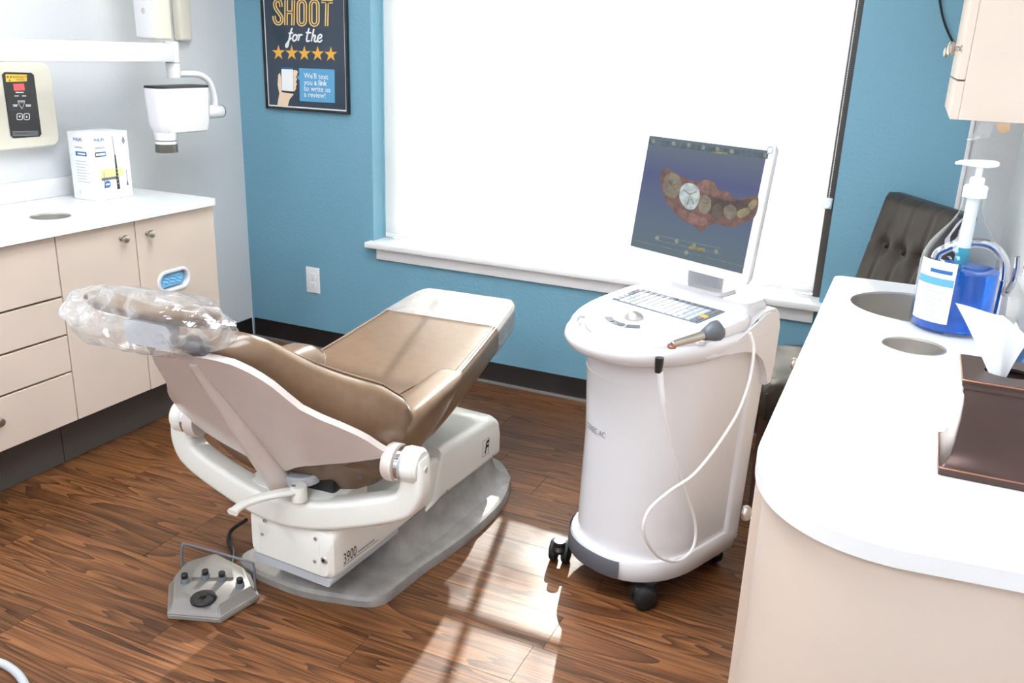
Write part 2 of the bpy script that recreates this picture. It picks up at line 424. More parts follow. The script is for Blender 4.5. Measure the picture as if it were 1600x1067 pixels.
# window: frame, muntins, panes
GY = .15
win = tag(obj('window_1', (lambda b: (box(b, WX0+.002, WX0+.075, GY-.03, GY+.03, WZ0+.003, WZ1-.002, .004), box(b, WX1-.06, WX1-.002, GY-.03, GY+.03, WZ0+.003, WZ1-.002, .004),
      box(b, WX0+.075, WX1-.06, GY-.03, GY+.03, WZ0+.003, WZ0+.05, .004), box(b, WX0+.075, WX1-.06, GY-.03, GY+.03, WZ1-.05, WZ1-.002, .004), b)[-1])(nb()), 'trim'), kind='structure')
VX = [1.285, 1.66, 2.035, 2.405]; HZ = [1.01, 1.385, 1.76]
for x in VX: obj('muntin', bx(x-.013, x+.013, GY-.012, GY+.012, WZ0+.05, WZ1-.05, .003), 'trim', win)
xs = [WX0+.075]+VX+[WX1-.06]; zs = [WZ0+.05]+HZ+[WZ1-.05]
for a, b in zip(xs, xs[1:]):
    for z in HZ: obj('muntin', bx(a+.013, b-.013, GY-.012, GY+.012, z-.013, z+.013, .003), 'trim', win)
    for c, d in zip(zs, zs[1:]): obj('pane', bx(a+.002, b-.002, GY-.002, GY+.002, c+.002, d-.002), 'glass', win, smooth=False)
# stool and apron
stool = tag(obj('trim_2', bx(.735, 2.805, -.05, GY-.03, .574, .602, .006), 'trim'), kind='structure')
tag(obj('trim_3', bx(.782, 2.778, -.018, -.0005, .519, .573, .003), 'trim'), kind='structure')
jamb = tag(obj('trim_4', bx(WX1-.034, WX1-.0015, .075, GY-.032, WZ0+.004, WZ1-.003, .003), 'bronze'), kind='structure')

# exterior ground and a tree that dapples the sun
tag(obj('ground', bx(-25, 30, .25, 45, -.5, -.35), 'lawn', smooth=False), kind='structure')

tree = thing('shade_tree', 'leafy tree outside, faintly visible through the roller shade', 'tree', (.8, 5.2, -.349))
obj('trunk', tube(nb(), [(0, 0, 0), (.05, .02, 1.2), (-.04, 0, 2.4), (.02, 0, 3.6)], lambda t: .16-.09*t, 10), 'bark', tree)
for a in (.3, 2.0, 3.4, 5.0): obj('branch', tube(nb(), [(-.02, 0, 2.2), (.5*math.cos(a), .5*math.sin(a), 3.0), (1.2*math.cos(a), 1.1*math.sin(a), 4.0)], lambda t: .06-.045*t, 7, 4), 'bark', tree)
rt_ = random.Random(11); lv_, lf_ = [], []
cl_ = [(Vector((rt_.uniform(-1.8, 1.8), rt_.uniform(-.8, .8), rt_.uniform(2.6, 5.4))), rt_.uniform(.25, .45)) for _ in range(34)]
for c, r in cl_:
    for k in range(95):
        p = c+Vector((rt_.gauss(0, .6), rt_.gauss(0, .6), rt_.gauss(0, .6)))*r
        a = Vector((rt_.gauss(0, 1), rt_.gauss(0, 1), rt_.gauss(0, 1))).normalized(); b = a.orthogonal().normalized(); n0 = len(lv_)
        lv_ += [p-a*.055, p+b*.028, p+a*.055, p-b*.028]; lf_.append((n0, n0+1, n0+2, n0+3))
me = bpy.data.meshes.new('foliage'); me.from_pydata(lv_, [], lf_); me.materials.append(M_['leaf'])
fo = bpy.data.objects.new('foliage', me); COL.objects.link(fo); fo.parent = tree; fo['kind'] = 'stuff'

# ceiling lights; the rear pair is added fill in place of bounced flash
def troffer(x, y, where, label):
    t = thing('ceiling_light_'+where+'_offscreen', label, 'light', (x, y, ZC-.03))
    bm = nb(); 
    for a in ((-.31, -.29, -.61, .61), (.29, .31, -.61, .61), (-.29, .29, -.61, -.59), (-.29, .29, .59, .61)): box(bm, *a, 0, .029)
    obj('light_frame', bm, 'trim', t)
    obj('diffuser_'+where+'_offscreen', bx(-.288, .288, -.588, .588, .004, .02), 'lampg', t, smooth=False)
troffer(1.45, -1.5, 'left', 'flat white ceiling light over the left cabinets')
troffer(2.3, -2.4, 'middle', 'flat white ceiling light in the middle of the room')
troffer(.9, -4.1, 'added_fill_left', 'added flat white fill light on the ceiling behind the camera, left side')
troffer(2.4, -4.3, 'added_fill_right', 'added flat white fill light on the ceiling behind the camera, right side')

# ================================================================== ROLLER SHADE
SY = .1
sh = thing('roller_shade', 'white see-through roller shade covering the window', 'window shade', (0, SY, 0))
obj('fabric', bx(WX0+.006, WX1-.036, -.0006, .0006, WZ0+.025, WZ1-.05), 'shade', sh, smooth=False)
obj('hem_bar', bx(WX0+.006, WX1-.036, -.004, .004, WZ0+.008, WZ0+.026, .002), 'trim', sh)
obj('roller', lathe(nb(), [(.03, WX0+.006), (.03, WX1-.03)], 20, (0, 0, WZ1-.045), 'x'), 'trim', sh)
# bead chain
ch = thing('bead_chain', 'white bead chain hanging at the edge of the roller shade', 'chain', (WX1-.03, .05, 0))
bm = nb()
for sx in (-.006, .006):
    z = WZ1-.06
    while z > .98: 
        bmesh.ops.create_icosphere(bm, subdivisions=1, radius=.0023, matrix=Matrix.Translation((sx, 0, z))); z -= .006
b = obj('beads', bm, 'pump', ch); b['kind'] = 'stuff'
bm = nb(); lathe(bm, [(.001, -.006), (.017, -.006), (.019, -.003), (.019, .003), (.017, .006), (.001, .006)], 20, (0, 0, .975), 'y')
obj('chain_tensioner', bm, 'pump', ch)
obj('cleat_base', bx(-.008, .02, .004, .03, .955, .995, .003), 'pump', ch)

# ================================================================== OUTLETS
def outlet(name, label, M, big=1.15):
    t = thing(name, label, 'wall outlet'); t.matrix_world = M
    w, h = .07*big, .114*big
    pl = obj('cover_plate', bx(-w/2, w/2, -.005, 0, -h/2, h/2, .002), 'trim', t)
    for s in (-1, 1):
        r = obj('socket', slab(nb(), rrect(.017, .014, .008, 4), 0, .0025), 'pump', pl, mw=Matrix.Translation((0, -.0045, s*.02*big)) @ Matrix.Rotation(PI/2, 4, 'X'))
        for k in (-1, 1):
            obj('slot', bx(k*.0065-.001, k*.0065+.001, -.0078, -.0066, s*.02*big-.002, s*.02*big+.006), 'mgrey', pl)  # slots are raised grey tabs, the shade inside the openings put into their colour
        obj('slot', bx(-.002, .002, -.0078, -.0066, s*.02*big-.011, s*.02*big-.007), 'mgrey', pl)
    obj('screw', lathe(nb(), [(.0025, -.0065), (.0025, -.0045)], 10, (0, 0, 0), 'y'), 'lgrey', pl)
outlet('wall_outlet', 'white double wall outlet low on the blue wall', Matrix.Translation((.398, -.0005, .3593)))
outlet('wall_outlet', 'white wall outlet above the sink counter on the pale side wall', Matrix.Translation((RX-.0005, -.80, 1.0)) @ Matrix.Rotation(-PI/2, 4, 'Z'))

# ================================================================== POSTER
PY = -.022
pg = thing('framed_poster', 'navy framed poster about leaving a review hanging on the blue wall', 'poster', (.408, -.0005, 1.18))
PX0, PX1, PZ0, PZ1 = .171, .645, 1.18, 1.87
I = inv(pg)
def T(bm): bmesh.ops.transform(bm, matrix=I, verts=bm.verts[:]); return bm
bm = nb(); fw_ = .0125
box(bm, PX0, PX0+fw_, PY, -.001, PZ0, PZ1, .003); box(bm, PX1-fw_, PX1, PY, -.001, PZ0, PZ1, .003)
box(bm, PX0+fw_, PX1-fw_, PY, -.001, PZ0, PZ0+fw_, .003); box(bm, PX0+fw_, PX1-fw_, PY, -.001, PZ1-fw_, PZ1, .003)
obj('picture_frame', T(bm), 'frame', pg)
obj('white_border', T(bx(PX0+fw_, PX1-fw_, PY+.008, -.002, PZ0+fw_, PZ1-fw_)), 'inkw', pg, smooth=False)
obj('print', T(bx(PX0+fw_+.006, PX1-fw_-.006, PY+.0068, PY+.0079, PZ0+fw_+.006, PZ1-fw_-.006)), 'ink', pg, smooth=False)
LY = [PY+.0064]
def fp(c, k):          # poster crop pixel -> world (crop at 360,0, scale 4.447)
    return lambda a, b: tuple(ony(360+a/4.447, b/4.447, LY[0]-k*.0004))
# tall inline capitals: stroke, then dark inner stroke
def U_(x0, x1, y0, y1, r, n=10): return [(x0, y0)]+[((x0+x1)/2-(x1-x0)/2*math.cos(PI*i/n), y1-r+r*math.sin(PI*i/n)) for i in range(n+1)]+[(x1, y0)]
def oval(x0, x1, y0, y1, dx):
    P = U_(x0, x1, y0+40, y1, 30)
    top = [((x0+x1)/2+(x1-x0)/2*math.cos(PI*i/10)+dx, y0+30-30*math.sin(PI*i/10)) for i in range(11)]
    return P[1:-1]+[(a, b) for a, b in top]
SK = [([(p.x, p.y) for p in cr([(*q, 0) for q in [(352, 48), (346, 12), (328, 4), (310, 18), (312, 50), (332, 84), (354, 116), (356, 146), (340, 164), (318, 158), (306, 134), (303, 110)]], 5)], False),
      ([(388, 2), (386, 174)], False), ([(437, 2), (434, 176)], False), ([(388, 84), (436, 86)], False),
      (oval(472, 520, 6, 172, 0), True), (oval(558, 608, 7, 174, 0), True),
      ([(632, 8), (712, 12)], False), ([(672, 10), (668, 182)], False)]
bmo, bmi = nb(), nb()
for P, cl in SK:
    ribbon(bmo, P, 25, fp(0, 1), cl); ribbon(bmi, P, 8, fp(0, 2), cl)
obj('headline_lettering', T(bmo), 'goldl', pg, smooth=False); obj('headline_inline', T(bmi), 'ink', pg, smooth=False)
SCR = [[(432, 196), (424, 206), (412, 255), (398, 320), (388, 326), (386, 312), (400, 290), (424, 262)], [(404, 232), (436, 228)],
       [(452, 240), (440, 246), (432, 268), (440, 284), (456, 276), (462, 254), (452, 240), (470, 250)], [(474, 236), (478, 252), (470, 284)], [(476, 256), (490, 240), (500, 246)],
       [(546, 196), (530, 270), (536, 288), (550, 280)], [(524, 226), (562, 228)], [(580, 200), (562, 288)], [(566, 268), (580, 246), (590, 250), (584, 280), (594, 290), (606, 278)],
       [(604, 272), (628, 262), (634, 246), (622, 240), (608, 258), (606, 280), (620, 292), (638, 276)]]
bm = nb()
for P in SCR: ribbon(bm, [(v.x, v.y) for v in cr([(*q, 0) for q in P], 5)], 11, fp(0, 1))
obj('script_lettering', T(bm), 'inkw', pg, smooth=False)
for cx_, cy_ in ((334, 366), (426, 368), (514, 372), (606, 374), (698, 378)):
    bm = nb(); flat(bm, [(cx_+(46 if i % 2 == 0 else 18)*math.sin(i*PI/5), cy_-(56 if i % 2 == 0 else 21)*math.cos(i*PI/5)) for i in range(10)], fp(0, 1))
    obj('star', T(bm), 'gold', pg, smooth=False)
bm = nb(); flat(bm, [(325, 735), (340, 650), (328, 590), (332, 520), (345, 505), (352, 540), (356, 640), (430, 648), (440, 655), (412, 690), (398, 738)], fp(0, 1))
obj('printed_hand', T(bm), 'skin', pg, smooth=False)
for a in ((446, 512, 18, 26), (444, 556, 16, 20), (444, 590, 15, 18), (440, 618, 13, 16)):
    bm = nb(); flat(bm, [(a[0]+a[2]*math.cos(t*PI/8)+(6 if t in (13, 14, 15) else 0), a[1]+a[3]*math.sin(t*PI/8)) for t in range(16)], fp(0, 1)); obj('printed_finger', T(bm), 'skin', pg, smooth=False)
bm = nb(); flat(bm, [(352, 466), (436, 468), (438, 652), (356, 640)], fp(0, 2)); obj('printed_phone', T(bm), 'inkk', pg, smooth=False)
bm = nb(); flat(bm, [(354, 480), (435, 482), (437, 636), (357, 628)], fp(0, 3)); obj('printed_phone_screen', T(bm), 'inkw', pg, smooth=False)
bm = nb(); flat(bm, [(352, 466), (436, 468), (436, 480), (353, 478)], fp(0, 4)); obj('printed_phone_bar', T(bm), 'inkblue', pg, smooth=False)
bm = nb(); flat(bm, [(476, 472), (724, 484), (726, 716), (482, 702), (480, 560), (462, 534), (478, 520)], fp(0, 1)); obj('speech_box', T(bm), 'inkb', pg, smooth=False)
for s, yy in (("We'll text", 542), ('you', 588), ('to write us', 630), ('a review!', 672)):
    p = Vector(fp(0, 2)(512, yy)); text('lettering', s, .0235, 'inkw', pg, p, (1, 0, 0), (0, 0, 1), sx=.98, bold=.003)
p = Vector(fp(0, 2)(584, 591)); text('lettering', 'a link', .0235, 'inkw', pg, p, (1, 0, 0), (0, 0, 1), sx=.95, bold=.022)
bm = nb(); flat(bm, [(237, -60), (237, 738), (806, 780), (806, -60)], lambda a, b: fp(0, 0)(a, b)); bm.free()

# ================================================================== LEFT CABINETS
XF = .489
def knob(parent, x, y, z, d, I=None, r=.0145):
    """ball knob whose axis points along d ('+x' or '-x')"""
    s = 1 if d == '+x' else -1
    bm = lathe(nb(), [(.0085, 0), (.0085, .003), (.0055, .005), (.0055, .014), (.012, .017), (r, .022), (r, .027), (.012, .031), (.001, .0325)], 18, (0, 0, 0), 'x')
    bmesh.ops.scale(bm, vec=(s, 1, 1), verts=bm.verts[:]); bmesh.ops.translate(bm, vec=(x, y, z), verts=bm.verts[:])
    if I is not None: bmesh.ops.transform(bm, matrix=I, verts=bm.verts[:])
    return obj('knob', bm, 'nickel', parent)
def unit(label, y0, y1):
    t = thing('base_cabinet', label, 'cabinet', (.25, (y0+y1)/2, 0)); J = inv(t)
    def Tt(bm): bmesh.ops.transform(bm, matrix=J, verts=bm.verts[:]); return bm
    bm = nb(); 
    for a in ((.002, .014, y0+.001, y1-.001), (.014, XF-.02, y0+.001, y0+.016), (.014, XF-.02, y1-.016, y1-.001)): box(bm, *a, .205, .853)
    box(bm, .002, XF-.02, y0+.001, y1-.001, .19, .205)
    obj('carcass', Tt(bm), 'lam', t, smooth=False)
    obj('toe_kick', Tt(bx(.002, .388, y0+.001, y1-.001, .001, .19)), 'toe', t, smooth=False)
    return t, J, Tt
dt, J, Tt = unit('beige drawer cabinet with four drawers under the white counter', -2.12, -1.5)
for z0, z1 in ((.19, .3705), (.376, .5045), (.51, .6395), (.645, .848)):
    d = obj('drawer', Tt(bx(XF-.0195, XF, -2.118, -1.5015, z0+.001, z1-.001, .0015)), 'lam', dt, smooth=False)
    knob(d, XF, -1.80, (z0+z1)/2+.02, '+x', J)
dc, J2, Tt2 = unit('beige two-door cabinet with a glove slot under the white counter', -1.4985, -.76)
d1 = obj('door', Tt2(bx(XF-.0195, XF, -1.4975, -1.167, .191, .848, .0015)), 'lam', dc, smooth=False); knob(d1, XF, -1.232, .797, '+x', J2)
slot = [(a-1.0, b+.592) for a, b in rrect(.071, .031, .0305, 8)]
bm = holed(nb(), [(-1.1635, .191), (-.768, .191), (-.768, .848), (-1.1635, .848)], [slot], XF-.0195, XF)
bmesh.ops.transform(bm, matrix=Matrix(((0, 0, 1, 0), (1, 0, 0, 0), (0, 1, 0, 0), (0, 0, 0, 1))), verts=bm.verts[:])
d2 = obj('door', Tt2(bm), 'lam', dc, smooth=False); knob(d2, XF, -1.113, .795, '+x', J2)
ro, ri = rrect(.086, .045, .0445, 8), rrect(.070, .030, .0295, 8)
bm = nb()
mk = lambda P, x: [(x, a-1.0, b+.592) for a, b in P]
loft(bm, [mk(ri, XF-.0192), mk(ri, XF+.002), mk(rrect(.074, .034, .033, 8), XF+.006), mk(rrect(.082, .041, .04, 8), XF+.006), mk(ro, XF+.0005)], cap=False)
obj('slot_ring', Tt2(bm), 'white', d2)
obj('side_panel', Tt2(bx(.002, XF-.002, -.7665, -.7605, .19, .853)), 'lam', dc, smooth=False)
# gloves
bm = nb(); bmesh.ops.create_grid(bm, x_segments=26, y_segments=14, size=1)
for v in bm.verts:
    a, b = v.co.x, v.co.y
    e_ = max(0, 1-(abs(a)**4+abs(b)**4))
    nz = math.sin(a*7+b*4)*math.cos(b*9-a*3)+.5*math.sin(a*15+b*11)
    v.co = Vector((XF-.012+.006*e_+.003*nz*e_, -1.0+a*.064*(1-.22*b*b*abs(a)), .592+b*.026))
g = tag(obj('nitrile_gloves', bm, 'glove'), 'crumpled blue gloves showing in the cabinet door slot', 'gloves')
# worktop with waste hole and backsplash
lw = thing('countertop', 'white countertop with a round waste hole over the beige drawers', 'countertop', (.25, -1.45, .8545)); J = inv(lw)
bm = holed(nb(), [(.002, -2.13), (.512, -2.13), (.512, -.772), (.002, -.772)], [circ(.335, -1.385, .064)], .8545, .883)
bmesh.ops.transform(bm, matrix=J, verts=bm.verts[:]); obj('slab', bm, 'solid', lw, smooth=False)
bm = bx(.002, .02, -2.13, -.80, .8835, .955, .002); bmesh.ops.transform(bm, matrix=J, verts=bm.verts[:]); obj('backsplash', bm, 'solid', lw)
def chute(name, label, x, y, r, z, depth):
    t = thing(name, label, 'waste chute' if depth < .1 else 'sink', (x, y, z))
    bm = nb(); R = []
    for rr, h in ((r-.0005, -.002), (r-.001, -.028), (r-.003, -depth), (r*.5, -depth-.012), (.002, -depth-.012)):
        R.append([(rr*math.cos(2*PI*i/40), rr*math.sin(2*PI*i/40), h) for i in range(40)])
    loft(bm, R, cap=False); obj('basin', bm, 'steel', t)
    bm = nb(); R = []
    for rr, h in ((r-.0015, -.004), (r-.0005, .0008), (r+.0015, .0012), (r+.003, .0006)): R.append([(rr*math.cos(2*PI*i/40), rr*math.sin(2*PI*i/40), h) for i in range(40)])
    loft(bm, R, cap=False); obj('rim', bm, 'steel', t)
    return t
chute('waste_chute', 'round steel waste chute in the counter over the drawers', .335, -1.385, .064, .883, .06)

# toothbrush carton
tb = thing('toothbrush_carton', 'white electric toothbrush carton standing on the left counter', 'box', (.163, -1.001, .8835)); J = inv(tb)
CX0, CX1, CY0, CY1, CZ0, CZ1 = .103, .224, -1.087, -.914, .8838, 1.138
bm = bx(CX0, CX1, CY0, CY1, CZ0, CZ1, .0015); bmesh.ops.transform(bm, matrix=J, verts=bm.verts[:]); obj('carton', bm, 'card', tb)
def bxl(n, m, *a, bev=0): 
    bm = bx(*a, bev); bmesh.ops.transform(bm, matrix=J, verts=bm.verts[:]); return obj(n, bm, m, tb, smooth=False)
YA, XB = CY0-.0006, CX1+.0006
text('lettering', 'PHILIPS', .011, 'inkblue', tb, (CX0+.03, YA, 1.105), (1, 0, 0), (0, 0, 1), sx=.9, bold=.01)
text('lettering', 'sonicare', .009, 'inkk', tb, (CX0+.035, YA, 1.078), (1, 0, 0), (0, 0, 1), sx=.9)
bxl('print_band', 'inkblue', CX0+.035, CX0+.092, YA-.0004, YA, 1.05, 1.066); bxl('print_band', 'inkw', CX0+.045, CX0+.085, YA-.0008, YA-.0004, 1.055, 1.061)
for k in range(8): bxl('fine_print', 'lgrey', CX0+.03, CX0+.085+.01*math.sin(k*2), YA-.0004, YA, 1.028-k*.011, 1.0305-k*.011)
text('lettering', '1', .014, 'inkblue', tb, (CX0+.03, YA, .905), (1, 0, 0), (0, 0, 1))
text('lettering', 'PHILIPS', .011, 'inkblue', tb, (XB, CY0+.012, 1.105), (0, 1, 0), (0, 0, 1), sx=.95, bold=.01)
text('lettering', 'sonicare', .009, 'inkk', tb, (XB, CY0+.014, 1.078), (0, 1, 0), (0, 0, 1))
bxl('print_band', 'inkk', XB, XB+.0004, CY0+.012, CY0+.034, 1.048, 1.066); bxl('print_band', 'inkblue', XB, XB+.0004, CY0+.034, CY0+.062, 1.048, 1.066); bxl('print_band', 'inkw', XB+.0004, XB+.0008, CY0+.016, CY0+.058, 1.053, 1.061)
bxl('printed_panel', 'lime', XB, XB+.0003, CY0+.028, CY0+.135, .965, 1.0)
bxl('printed_panel', 'dgrey', XB+.0003, XB+.0005, CY0+.028, CY0+.105, .958, .968)
bm = nb(); flat(bm, [(a, b) for a, b in circ(CY0+.055, .942, .014, 24)], lambda a, b: (XB+.0008, a, b)); bmesh.ops.transform(bm, matrix=J, verts=bm.verts[:]); obj('printed_badge', bm, 'inkblue', tb, smooth=False)
bxl('print_band', 'inkw', XB+.0009, XB+.0011, CY0+.046, CY0+.064, .939, .945)
bm = nb(); flat(bm, [(.098, .918), (.112, .918), (.106, 1.05), (.100, 1.05)], lambda a, b: (XB+.001, CY0+a, b)); bmesh.ops.transform(bm, matrix=J, verts=bm.verts[:]); obj('printed_brush_handle', bm, 'inkk', tb, smooth=False)
bm = nb(); flat(bm, [(.1015, 1.05), (.1045, 1.05), (.099, 1.122), (.0965, 1.122)], lambda a, b: (XB+.001, CY0+a, b)); bmesh.ops.transform(bm, matrix=J, verts=bm.verts[:]); obj('printed_brush_neck', bm, 'dgrey', tb, smooth=False)
for k in range(5): bxl('printed_light', 'lgrey', XB+.0011, XB+.0013, CY0+.103, CY0+.107, .938+k*.014, .942+k*.014)
for yy in (.042, .15):
    bm = nb(); flat(bm, [(yy-.005, .928), (yy+.005, .928), (yy+.0015, .945), (yy+.001, .99), (yy-.001, .99), (yy-.0015, .945)], lambda a, b: (XB+.0012, CY0+a, b)); bmesh.ops.transform(bm, matrix=J, verts=bm.verts[:]); obj('printed_brush', bm, 'dgrey', tb, smooth=False)
bm = nb(); flat(bm, [(.142, 1.10), (.15, 1.085), (.158, 1.10), (.152, 1.112), (.15, 1.12)], lambda a, b: (XB+.001, CY0+a, b)); bmesh.ops.transform(bm, matrix=J, verts=bm.verts[:]); obj('printed_drop', bm, 'inkg', tb, smooth=False)
text('lettering', '1', .012, 'inkblue', tb, (XB+.0008, CY0+.146, 1.102), (0, 1, 0), (0, 0, 1))

# x-ray control panel on the wall
xp = thing('xray_control_panel', 'cream x-ray control box with a black keypad on the left wall', 'control panel', (.001, -1.19, 1.08))
bm = nb(); pts = rrect(.155, .152, .03, 6)
R = []
for d_, s_ in ((0, 1), (.045, 1), (.056, .985), (.062, .95)): R.append([(d_, a*s_-.05, b*s_+.152) for a, b in pts])
loft(bm, R); obj('housing', bm, 'cream', xp)
Jx = inv(xp); XK = .0645
def fk(k): return lambda a, b: tuple(Jx @ onx(a/4, b/4, XK+k*.0006))
def kp(name, P, k, m): bm = nb(); flat(bm, P, fk(k)); return obj(name, bm, m, xp, smooth=False)
def rq(x0, y0, x1, y1, x2, y2, x3, y3): return [(x0, y0), (x1, y1), (x2, y2), (x3, y3)]
bm = nb(); kq = [(28, 450), (196, 455), (212, 468), (260, 838), (248, 854), (82, 864), (66, 848), (12, 466)]
prism(bm, kq, fk(-2), fk(0)); obj('keypad', bm, 'inkk', xp, smooth=False)
kp('warning_label', rq(34, 464, 168, 466, 168, 508, 38, 512), 1, 'yellow')
for c_ in ((48, 480), (68, 480), (60, 500)): kp('warning_mark', [(c_[0]-7, c_[1]+6), (c_[0]+7, c_[1]+6), (c_[0], c_[1]-7)], 2, 'maroon')
xk = lambda a, b, k=1: Vector(onx(a/4, b/4, XK+k*.0006))
text('lettering', 'RADIOACTIVE', .0072, 'maroon', xp, xk(80, 488, 2), (0, 1, 0), (0, 0, 1), sx=.98)
text('lettering', 'MATERIAL', .006, 'maroon', xp, xk(100, 504, 2), (0, 1, 0), (0, 0, 1), sx=.9)
kp('red_display', rq(82, 524, 150, 522, 156, 564, 88, 568), 1, 'led')
for a, b, w in ((98, 578, 50), (90, 600, 28), (138, 600, 26), (110, 632, 46), (80, 656, 30), (84, 664, 24), (160, 656, 34), (162, 664, 32)): kp('fine_print', rq(a, b-3, a+w, b-3, a+w, b+2, a, b+2), 1, 'inkw')
bm = nb(); ribbon(bm, [(112, 642), (154, 642), (138, 680)], 4, fk(1), True); obj('triangle_key', bm, 'inkw', xp, smooth=False)
for cx_, up_ in ((123, 1), (167, -1)):
    bm = nb(); ribbon(bm, rrect(17, 19, 8, 3, 1, cx_, 729), 4, fk(1), True); obj('arrow_key', bm, 'inkw', xp, smooth=False)
    kp('arrow_mark', [(cx_-7, 729-6*up_), (cx_+7, 729-6*up_), (cx_, 729+7*up_)], 1, 'inkw')
for k in range(4): kp('fine_print', rq(78, 822+k*8, 238, 818+k*8, 240, 821+k*8, 78, 825+k*8), 1, 'inkg')

# x-ray arm and tube head
xr = thing('xray_machine', 'white wall-mounted dental x-ray arm with tube head by the corner', 'x-ray machine', (.001, -.36, 1.47)); J = inv(xr)
def X(n, bm, m, par=xr): bmesh.ops.transform(bm, matrix=J, verts=bm.verts[:]); return obj(n, bm, m, par)
AX = .3
X('wall_mount', bx(.002, .05, -.405, -.335, 1.474, 1.95, .012, 3), 'cream')
hs = X('post_housing', bx(.21, .302, -.80, -.71, 1.478, 1.95, .01, 3), 'cream')
X('side_cover', bx(.205, .295, -.803, -.8, 1.485, 1.95, .0012), 'white', hs)
bm = nb(); lathe(bm, [(.001, -.806), (.008, -.806), (.011, -.8035), (.011, -.803)], 18, (.252, 0, 1.58), 'y'); X('lock_ring', bm, 'steel', hs)
X('link_plate', bx(.06, .21, -.78, -.34, 1.80, 1.94, .01), 'cream', hs)
X('pivot', lathe(nb(), [(.022, 1.465), (.022, 1.479)], 20, (.262, -.755, 0)), 'white')
bm = nb(); box(bm, .262, .335, -2.0, -.745, 1.396, 1.466, .004); X('arm_beam', bm, 'white')
bm = nb(); lathe(bm, [(.028, 1.394), (.028, 1.468), (.024, 1.472), (.001, 1.472)], 24, (AX, -.722, 0)); X('elbow_cap', bm, 'white')
X('joint_line', lathe(nb(), [(.0275, 1.3915), (.0275, 1.394)], 24, (AX, -.722, 0)), 'dgrey')
bm = nb(); lathe(bm, [(.0285, 1.391), (.027, 1.345), (.026, 1.335), (.001, 1.335)], 24, (AX, -.722, 0)); X('elbow_joint', bm, 'white')
bm = nb(); tube(bm, [(AX, -.71, 1.348), (AX, -.66, 1.35), (AX, -.58, 1.345), (AX, -.525, 1.315), (AX, -.505, 1.26), (AX, -.503, 1.2)], .0135, 12); X('yoke', bm, 'white')
bm = nb(); lathe(bm, [(.001, -.565), (.026, -.565), (.028, -.555), (.028, -.478), (.026, -.472)], 24, (AX, 0, 1.195), 'y'); X('yoke_pivot', bm, 'white')
X('pivot_cap', lathe(nb(), [(.027, -.472), (.026, -.466), (.001, -.466)], 24, (AX, 0, 1.195), 'y'), 'dgrey')
bm = nb(); R = []
for z_, y0_, y1_, hx, r_ in ((1.122, -.825, -.595, .036, .02), (1.128, -.832, -.582, .044, .03), (1.16, -.846, -.573, .05, .034), (1.285, -.853, -.566, .052, .034), (1.297, -.853, -.567, .052, .034)):
    R.append([(AX+b, (y0_+y1_)/2+a, z_) for a, b in rrect((y1_-y0_)/2, hx, r_, 6)])
loft(bm, R); th = X('tube_head', bm, 'white')
R = [[(AX+b, -.71+a, z_) for a, b in rrect(.1425, .0515, .034, 6)] for z_ in (1.2975, 1.306)]
X('head_top_pad', loft(nb(), R), 'inkk', th)
X('cone_collar', lathe(nb(), [(.045, 1.128), (.043, 1.11), (.042, 1.098)], 26, (AX, -.793, 0)), 'white', th)
X('joint_line', lathe(nb(), [(.0415, 1.0945), (.0415, 1.098)], 26, (AX, -.793, 0)), 'dgrey', th)
X('cone_ring', lathe(nb(), [(.043, 1.094), (.043, 1.083)], 26, (AX, -.793, 0)), 'white', th)
X('cone', lathe(nb(), [(.001, 1.083), (.043, 1.083), (.0435, 1.05), (.040, 1.05), (.001, 1.06)], 26, (AX, -.793, 0)), mat('olive_grey_cone', (98, 95, 86), .3, .3), th)

# ================================================================== DENTAL CHAIR
SA = math.radians(3); BA = math.radians(-6.8)      # upholstery yaw; base yaw relative to it
chair = thing('dental_chair', 'reclining tan leather dental chair on a white base', 'dental chair', (1.645, -1.735, 0), SA)
# local axes: x = v (right), y = u (towards the feet), z up
D_, N_ = Vector((0, -.575, .818)), Vector((0, .818, .575))
S0 = Vector((0, -.068, .387))
def bp(v, t, n): return S0 + D_*t + N_*(n + .72*v*v) + Vector((v-.025, 0, 0))
# back shell
tmax = [(0, .535), (.07, .528), (.105, .515), (.13, .493), (.155, .455), (.17, .42), (.182, .375), (.195, .335), (.225, .29), (.26, .245), (.295, .19), (.32, .12), (.33, .10)]
tmin = [(0, .02), (.04, .035), (.07, .058), (.1, .072), (.17, .086), (.27, .09), (.34, .088)]
bm = nb(); nv, nt = 44, 18; grid = []
for i in range(nv+1):
    v = -.33+.66*i/nv; a = abs(v); t0 = interp(tmin, a); t1 = interp(tmax, a)
    grid.append([bp(v, t0+(t1-t0)*j/nt, 0) for j in range(nt+1)])
f_ = [[bm.verts.new(p) for p in g] for g in grid]; k_ = [[bm.verts.new(p+N_*.016) for p in g] for g in grid]
for i in range(nv):
    for j in range(nt):
        bm.faces.new((f_[i][j], f_[i+1][j], f_[i+1][j+1], f_[i][j+1])); bm.faces.new((k_[i][j+1], k_[i+1][j+1], k_[i+1][j], k_[i][j]))
for i in range(nv):
    for j in (0, nt): bm.faces.new((f_[i][j], f_[i+1][j], k_[i+1][j], k_[i][j]))
for j in range(nt):
    for i in (0, nv): bm.faces.new((f_[i][j], f_[i][j+1], k_[i][j+1], k_[i][j]))
shell = obj('back_shell', bm, 'shell', chair)
bm = nb(); tube(bm, [bp(0, t, -.012+.012*(t/.5)) for t in (-.02, .1, .2, .3, .4, .5)], lambda t: .034-.024*t, 14, 4); obj('spine_rib', bm, 'shell', shell)
bm = nb(); c_ = bp(0, -.028, -.013); 
